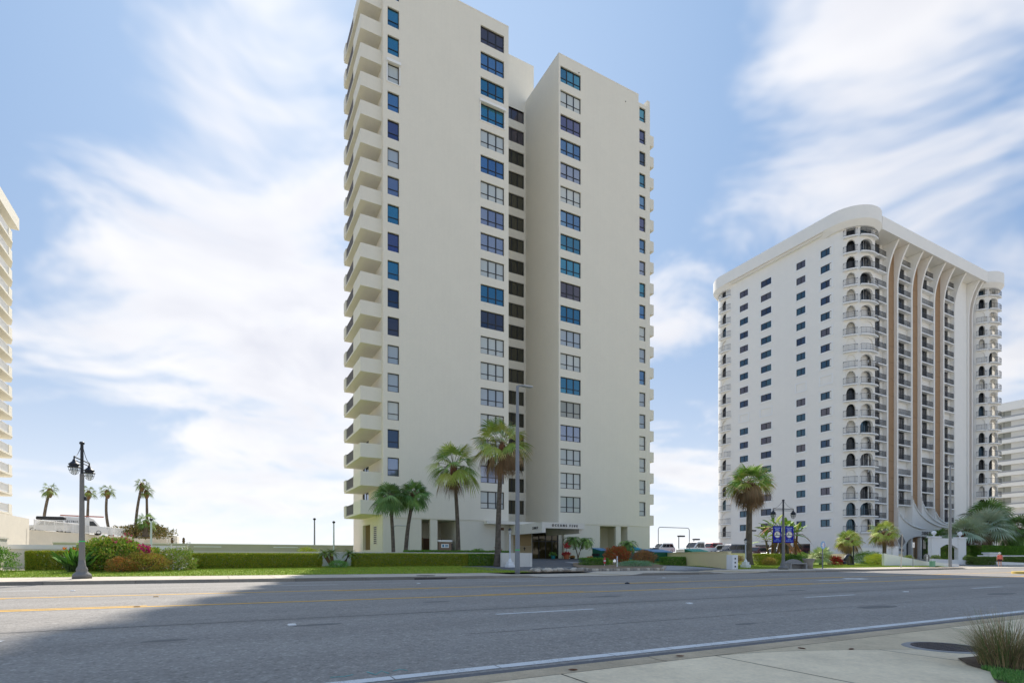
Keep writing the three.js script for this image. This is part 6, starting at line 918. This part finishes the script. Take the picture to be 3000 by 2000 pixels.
// ================================================================== VEHICLES
function car(label, kind, x, d, y, turn, paint, opt = {}) {
  const S = { suv: [4.7, 1.75, 1.9], pickup: [5.8, 1.85, 1.95], sedan: [4.6, 1.42, 1.8], van: [5.8, 2.5, 2.0], wagon: [4.8, 1.7, 1.88] }[kind], [L, H, W] = S, t = thing(opt.name || { suv: 'parked_suv', pickup: 'parked_pickup', sedan: 'parked_car', van: 'work_van', wagon: 'parked_wagon' }[kind], label, kind === 'pickup' ? 'pickup' : kind === 'van' ? 'van' : 'car', [x, y, -d], turn, opt.group);
  const pm = new THREE.MeshPhysicalMaterial({ color: col(...paint), roughness: .35, metalness: .15, clearcoat: 1, clearcoatRoughness: .06 }); const l = L / 2, b = H * .56, g = .28;   // front is -x
  const prof = kind === 'van' ? [[-l, g], [-l, .85], [-l + .35, 1.1], [-l + .95, 1.22], [-l + 1.75, H * .92], [-l + 2.2, H], [l - .1, H], [l, H * .9], [l, g]] : [[-l, g + .1], [-l + .02, b * .78], [-l + .12, b * .92], [-l + L * .24, b * 1.02], [l - .12, b * 1.04], [l, b * .85], [l - .02, g]];
  const shp = (P) => new THREE.Shape(P.map(q => new THREE.Vector2(...q))), ex = (P, w, bev = .06) => new THREE.ExtrudeGeometry(shp(P), { depth: w - bev * 2, bevelEnabled: true, bevelSize: bev * .8, bevelThickness: bev, bevelSegments: 3 }).translate(0, 0, -(w - bev * 2) / 2);
  mesh('body', [ex(prof, W)], pm, t);
  const cab = { suv: [[-l + L * .24, b], [-l + L * .40, H], [l - L * .1, H], [l - .05, b]], wagon: [[-l + L * .26, b], [-l + L * .42, H], [l - L * .14, H], [l - .05, b]], pickup: [[-l + L * .26, b], [-l + L * .39, H], [-l + L * .60, H], [-l + L * .64, b]], sedan: [[-l + L * .26, b], [-l + L * .42, H], [l - L * .27, H], [l - L * .1, b]] }[kind];
  if (cab) {
    mesh('cabin', [ex(cab, W * .86, .08)], pm, t); const [A, B, C, E] = cab, ins = (q, r, s) => [lerp(q[0], r[0], s), lerp(q[1], r[1], s)], mid = (A[0] + E[0]) / 2; const hy0 = b + .04, hy1 = H - .1, xa = yy => lerp(A[0], B[0], (yy - b) / (H - b)) + .14, xe = yy => lerp(E[0], C[0], (yy - b) / (H - b)) - .12, splits = kind === 'suv' || kind === 'wagon' ? [.36, .68] : [.5];
    const cuts = [0, ...splits, 1]; for (const s of [-1, 1]) for (let i = 0; i < cuts.length - 1; i++) { const at = (q, yy) => lerp(xa(yy), xe(yy), q), q0 = cuts[i] + .012, q1 = cuts[i + 1] - .012; mesh('side_window', [new THREE.ExtrudeGeometry(shp([[at(q0, hy0), hy0], [at(q1, hy0), hy0], [at(q1, hy1), hy1], [at(q0, hy1), hy1]]), { depth: .02, bevelEnabled: false }).translate(0, 0, s * (W * .43 + .005) - .01)], M.glassDark, t); }
    const slant = (P0, P1, off) => { const dx = P1[0] - P0[0], dy = P1[1] - P0[1], LL = Math.hypot(dx, dy); return new THREE.BoxGeometry(LL * .82, .02, W * .74).rotateZ(Math.atan2(dy, dx)).translate((P0[0] + P1[0]) / 2 + off * dy / LL, (P0[1] + P1[1]) / 2 - off * dx / LL, 0); };
    mesh('windscreen', [slant(A, B, -.075)], M.glassDark, t); mesh('rear_window', [slant(E, C, .075)], M.glassDark, t);
    for (const s of [-1, 1]) mesh('door_mirror', [new RoundedBoxGeometry(.12, .16, .2, 2, .04).translate(A[0] + .35, b + .14, s * (W * .5 + .08))], opt.mirror || pm, t);
    if (kind === 'pickup') mesh('bed_well', [bx(-l + L * .66, l - .12, b * 1.02, b * 1.06, -W * .4, W * .4)], M.bronze, t);
  } else { for (const s of [-1, 1]) { mesh('side_window', [new THREE.ExtrudeGeometry(shp([[-l + 1.25, 1.32], [-l + 2.2, 1.32], [-l + 2.2, 2.0], [-l + 1.72, 2.0]]), { depth: .02, bevelEnabled: false }).translate(0, 0, s * (W / 2 + .004) - .01)], M.glassDark, t); } mesh('windscreen', [new THREE.BoxGeometry(1.2, .02, W * .82).rotateZ(Math.atan2(H * .92 - 1.22, .8)).translate(-l + 1.33, 1.8, 0)], M.glassDark, t);
    for (const s of [-1, 1]) { const q = letters('ELECTRICAL', .26, .01); const wd = Math.max(...q.map(z => { z[1].computeBoundingBox(); return z[1].boundingBox.max.x; })); for (const [c, gg] of q) mesh('letter', [s > 0 ? gg.translate(-wd / 2 + 1.2, 1.75, W / 2 + .004) : gg.translate(-wd / 2 - 1.2, 1.75, W / 2 + .004).rotateY(Math.PI)], M.bronze, t); }
    const rk = sub(t, 'roof_rack'); for (const xx of [-.6, .6, 1.9]) mesh('bow', [bar(V(xx, H + .02, -W * .42), V(xx, H + .2, -W * .42), .025), bar(V(xx, H + .2, -W * .42), V(xx, H + .2, W * .42), .025), bar(V(xx, H + .02, W * .42), V(xx, H + .2, W * .42), .025)], M.whiteRail, rk); }
  for (const [xx, s] of [[-l * .62, -1], [-l * .62, 1], [l * .62, -1], [l * .62, 1]]) { const w = sub(t, 'wheel', [xx, .36, s * (W / 2 - .1)]); mesh('tyre', [new THREE.TorusGeometry(.26, .1, 10, 24).scale(1, 1, 1.1)], M.tyre, w); mesh('rim', [new THREE.CylinderGeometry(.22, .22, .16, 18).rotateX(Math.PI / 2)], M.rim, w); mesh('arch_liner', [new THREE.CylinderGeometry(.42, .42, .05, 20).rotateX(Math.PI / 2).translate(0, .03, -s * .0)], M.tyre, w).position.z = s * .062 - s * .045; }
  for (const s of [-1, 1]) { mesh('headlight', [new RoundedBoxGeometry(.1, .17, .36, 2, .04).translate(-l + .03, b * .78, s * W * .34)], M.lamp, t); mesh('tail_light', [new RoundedBoxGeometry(.08, .3, .16, 2, .03).translate(l - .01, b * .85, s * W * .42)], M.tail, t); }
  mesh('grille', [rbx(-l - .03, -l + .03, b * .55, b * .82, -W * .24, W * .24, .01)], M.bronze, t); mesh('bumper', [rbx(-l - .06, -l + .1, g, b * .48, -W * .47, W * .47, .04)], opt.bumper || M.bronze, t); mesh('rear_bumper', [rbx(l - .08, l + .06, g, b * .45, -W * .46, W * .46, .04)], M.bronze, t);
  return t;
}
const pk = 'cars in the beach parking lot';
car('white pickup parked side on above the planter wall', 'pickup', 58.3, 54.5, 1.35, 0, [.78, .78, .77], { group: pk });
car('dark blue sports utility car beside the white pickup', 'suv', 62.7, 52.3, 1.12, -.35, [.035, .055, .10], { group: pk });
car('white sports utility car facing out between pickup and blue car', 'suv', 65.8, 56.5, 1.2, -1.2, [.75, .75, .74], { group: pk });
car('bright red sports utility car near the tower corner', 'suv', 78.6, 70, 1.95, 0, [.42, .02, .025], { group: pk });
car('dark red wagon half hidden by the tan skirted palm', 'wagon', 76.6, 59, 1.1, .1, [.10, .02, .025], { group: pk });
car('white sedan behind the banana clump', 'sedan', 75.0, 54.5, 1.05, 0, [.72, .72, .71], { group: pk });
car('white minivan near the wide pipe hoop', 'suv', 72.4, 76, 1.95, 0, [.75, .75, .74], { group: pk });
car('dark sedan left of the white pickup', 'sedan', 62.3, 68, 1.25, .2, [.05, .06, .09], { group: pk });
car('silver sedan close to the cream tower corner', 'sedan', 61.5, 76, 1.6, .1, [.5, .51, .52], { group: pk });
{ const t = car('white suv with black roof box on the deck', 'suv', -21.3, 99.0, 4.6, 0, [.72, .73, .74]); mesh('roof_box', [new RoundedBoxGeometry(3.2, .5, 1.1, 3, .16).translate(.35, 2.05, 0)], std({ color: col(.018, .02, .024), roughness: .4 }), t); mesh('roof_rail', [bx(-.6, 1.6, 1.76, 1.83, -.6, -.55), bx(-.6, 1.6, 1.76, 1.83, .55, .6)], M.bronze, t); }
{ const t = car('white electrician van with ladders on its roof', 'van', -17.9, 102, 4.5, Math.PI + .25, [.74, .75, .77]); const l = sub(t, 'ladder'); for (const z of [-.55, -.15, .25]) { mesh('rail', [bx(-2.5, 2.6, 2.72, 2.84, z - .04, z + .04)], std({ color: col(.45, .12, .06), roughness: .6 }), l); } for (let i = 0; i < 12; i++) mesh('rung', [bx(-2.3 + i * .42, -2.25 + i * .42, 2.75, 2.79, -.58, .28)], M.rim, l); }
// ================================================================== WALKER
{
  const t = thing('person', 'person in coral top and dark shorts walking away', 'person', [77.6, .045, -28.2], -1.0); const sc = .94;
  const B = [[[0, .93, 0], [0, 1.12, .01], .135, .12], [[0, 1.12, .01], [0, 1.36, 0], .125, .145], [[-.15, 1.36, 0], [.15, 1.36, 0], .065, .065], [[0, 1.40, 0], [0, 1.50, .0], .05, .048], [[0, 1.58, .0], [0, 1.63, -.005], .085, .09],
    [[-.085, .92, 0], [-.10, .5, -.05], .095, .06], [[-.10, .5, -.05], [-.10, .09, .06], .056, .038], [[-.10, .07, .06], [-.10, .04, -.1], .04, .035], [[.085, .92, 0], [.095, .5, .06], .095, .06], [[.095, .5, .06], [.10, .09, .12], .056, .038], [[.10, .07, .12], [.10, .04, -.03], .04, .035],
    [[-.19, 1.36, 0], [-.25, 1.1, .03], .05, .042], [[-.25, 1.1, .03], [-.24, .87, -.06], .04, .03], [[.19, 1.36, 0], [.26, 1.1, .02], .05, .042], [[.26, 1.1, .02], [.28, .87, -.04], .04, .03],
    [[-.24, .86, -.06], [-.235, .80, -.085], .03, .026], [[.28, .86, -.04], [.285, .80, -.07], .03, .026]];
  for (const s of [-1, 1]) for (let f = 0; f < 4; f++) { const bx0 = s < 0 ? [-.235, .80, -.1 + f * .017] : [.285, .80, -.085 + f * .017], ln = [.05, .06, .062, .05][3 - f]; B.push([bx0, [bx0[0], bx0[1] - ln, bx0[2] - .012], .0095, .0085]); } B.push([[-.225, .83, -.09], [-.21, .79, -.12], .011, .009], [[.272, .83, -.08], [.26, .79, -.11], .011, .009]);
  const seg = B.map(([a, b, r0, r1]) => ({ a: V(...a), b: V(...b), r0, r1 })); const sd = (p) => { let d = 1e3; const k = .03; for (const s of seg) { const ab = s.b.clone().sub(s.a), h = clamp(p.clone().sub(s.a).dot(ab) / ab.lengthSq()); const q = p.distanceTo(s.a.clone().addScaledVector(ab, h)) - lerp(s.r0, s.r1, h); if (s.r0 < .013) { d = Math.min(d, q); continue; } const hh = clamp(.5 + .5 * (d - q) / k); d = lerp(d, q, hh) - k * hh * (1 - hh); } return d; };
  const N = 104, mc = new MarchingCubes(N, M.leafDry, false, false, 90000); mc.isolation = 0; const half = .9, cy = .86;
  for (let z = 0; z < N; z++) for (let y = 0; y < N; y++) for (let x = 0; x < N; x++) { const p = V((x / N * 2 - 1) * half, (y / N * 2 - 1) * half + cy, (z / N * 2 - 1) * half); mc.field[x + y * N + z * N * N] = Math.abs(p.x) > .42 || Math.abs(p.z) > .36 ? -1 : -sd(p); }
  mc.update(); const n = mc.count, P = new Float32Array(mc.positionArray.slice(0, n * 3)), C = new Float32Array(n * 3); for (let i = 0; i < n; i++) { P[i * 3] *= half; P[i * 3 + 1] = P[i * 3 + 1] * half + cy; P[i * 3 + 2] *= half; const y = P[i * 3 + 1], ax = Math.abs(P[i * 3]); const k = y < .085 ? [.3, .3, .33] : y < .62 ? [.48, .27, .19] : (y < .95 && ax < .2) ? [.06, .012, .02] : (y > .94 && y < 1.44 && !(ax > .2 && y < 1.18)) ? [.68, .16, .12] : [.48, .27, .19]; C.set(k, i * 3); }
  const g = new THREE.BufferGeometry(); g.setAttribute('position', new THREE.BufferAttribute(P, 3)); g.setAttribute('color', new THREE.BufferAttribute(C, 3)); g.computeVertexNormals(); g.scale(sc, sc, sc); mesh('body', g, std({ vertexColors: true, roughness: .8 }), t);
  const cap = new THREE.SphereGeometry(.112, 20, 14); { const p = cap.attributes.position; for (let i = 0; i < p.count; i++) { const q = 1 + .08 * fbm(p.getX(i) * 20, p.getY(i) * 20, p.getZ(i) * 20, 3); p.setXYZ(i, p.getX(i) * q, p.getY(i) * q * 1.05, p.getZ(i) * q); } cap.computeVertexNormals(); } mesh('hair', [cap.translate(0, 1.635 * sc, .028)], std({ color: col(.62, .60, .56), roughness: .9 }), t);
  const top = new THREE.CylinderGeometry(.155, .20, .36, 22, 4, true); mesh('shirt', [top.scale(1, 1, .78).translate(0, 1.12 * sc, 0)], std({ color: col(.68, .16, .12), roughness: .85, side: THREE.DoubleSide }), t);
  for (const s of [-1, 1]) { const sh = new THREE.CylinderGeometry(.105, .115, .22, 16, 1, true); mesh('shorts', [sh.translate(s * .088 * sc, .80 * sc, 0)], std({ color: col(.06, .012, .02), roughness: .9, side: THREE.DoubleSide }), t); }
  const face = []; for (const s of [-1, 1]) mesh('ear', [new THREE.SphereGeometry(.022, 8, 6).scale(.5, 1, .8).translate(s * .088 * sc, 1.6 * sc, 0)], std({ color: col(.48, .27, .19), roughness: .8 }), t);
  mesh('nose', [new THREE.ConeGeometry(.016, .04, 8).rotateX(-1.2).translate(0, 1.595 * sc, -.095)], std({ color: col(.48, .27, .19), roughness: .8 }), t); for (const s of [-1, 1]) mesh('eye', [new THREE.SphereGeometry(.011, 8, 6).translate(s * .032, 1.62 * sc, -.082)], M.whiteTrim, t); mesh('mouth', [new THREE.SphereGeometry(.018, 8, 6).scale(1.2, .35, .5).translate(0, 1.562 * sc, -.078)], std({ color: col(.4, .12, .1), roughness: .7 }), t);
}

shadows(scene);
renderer.render(scene, camera);
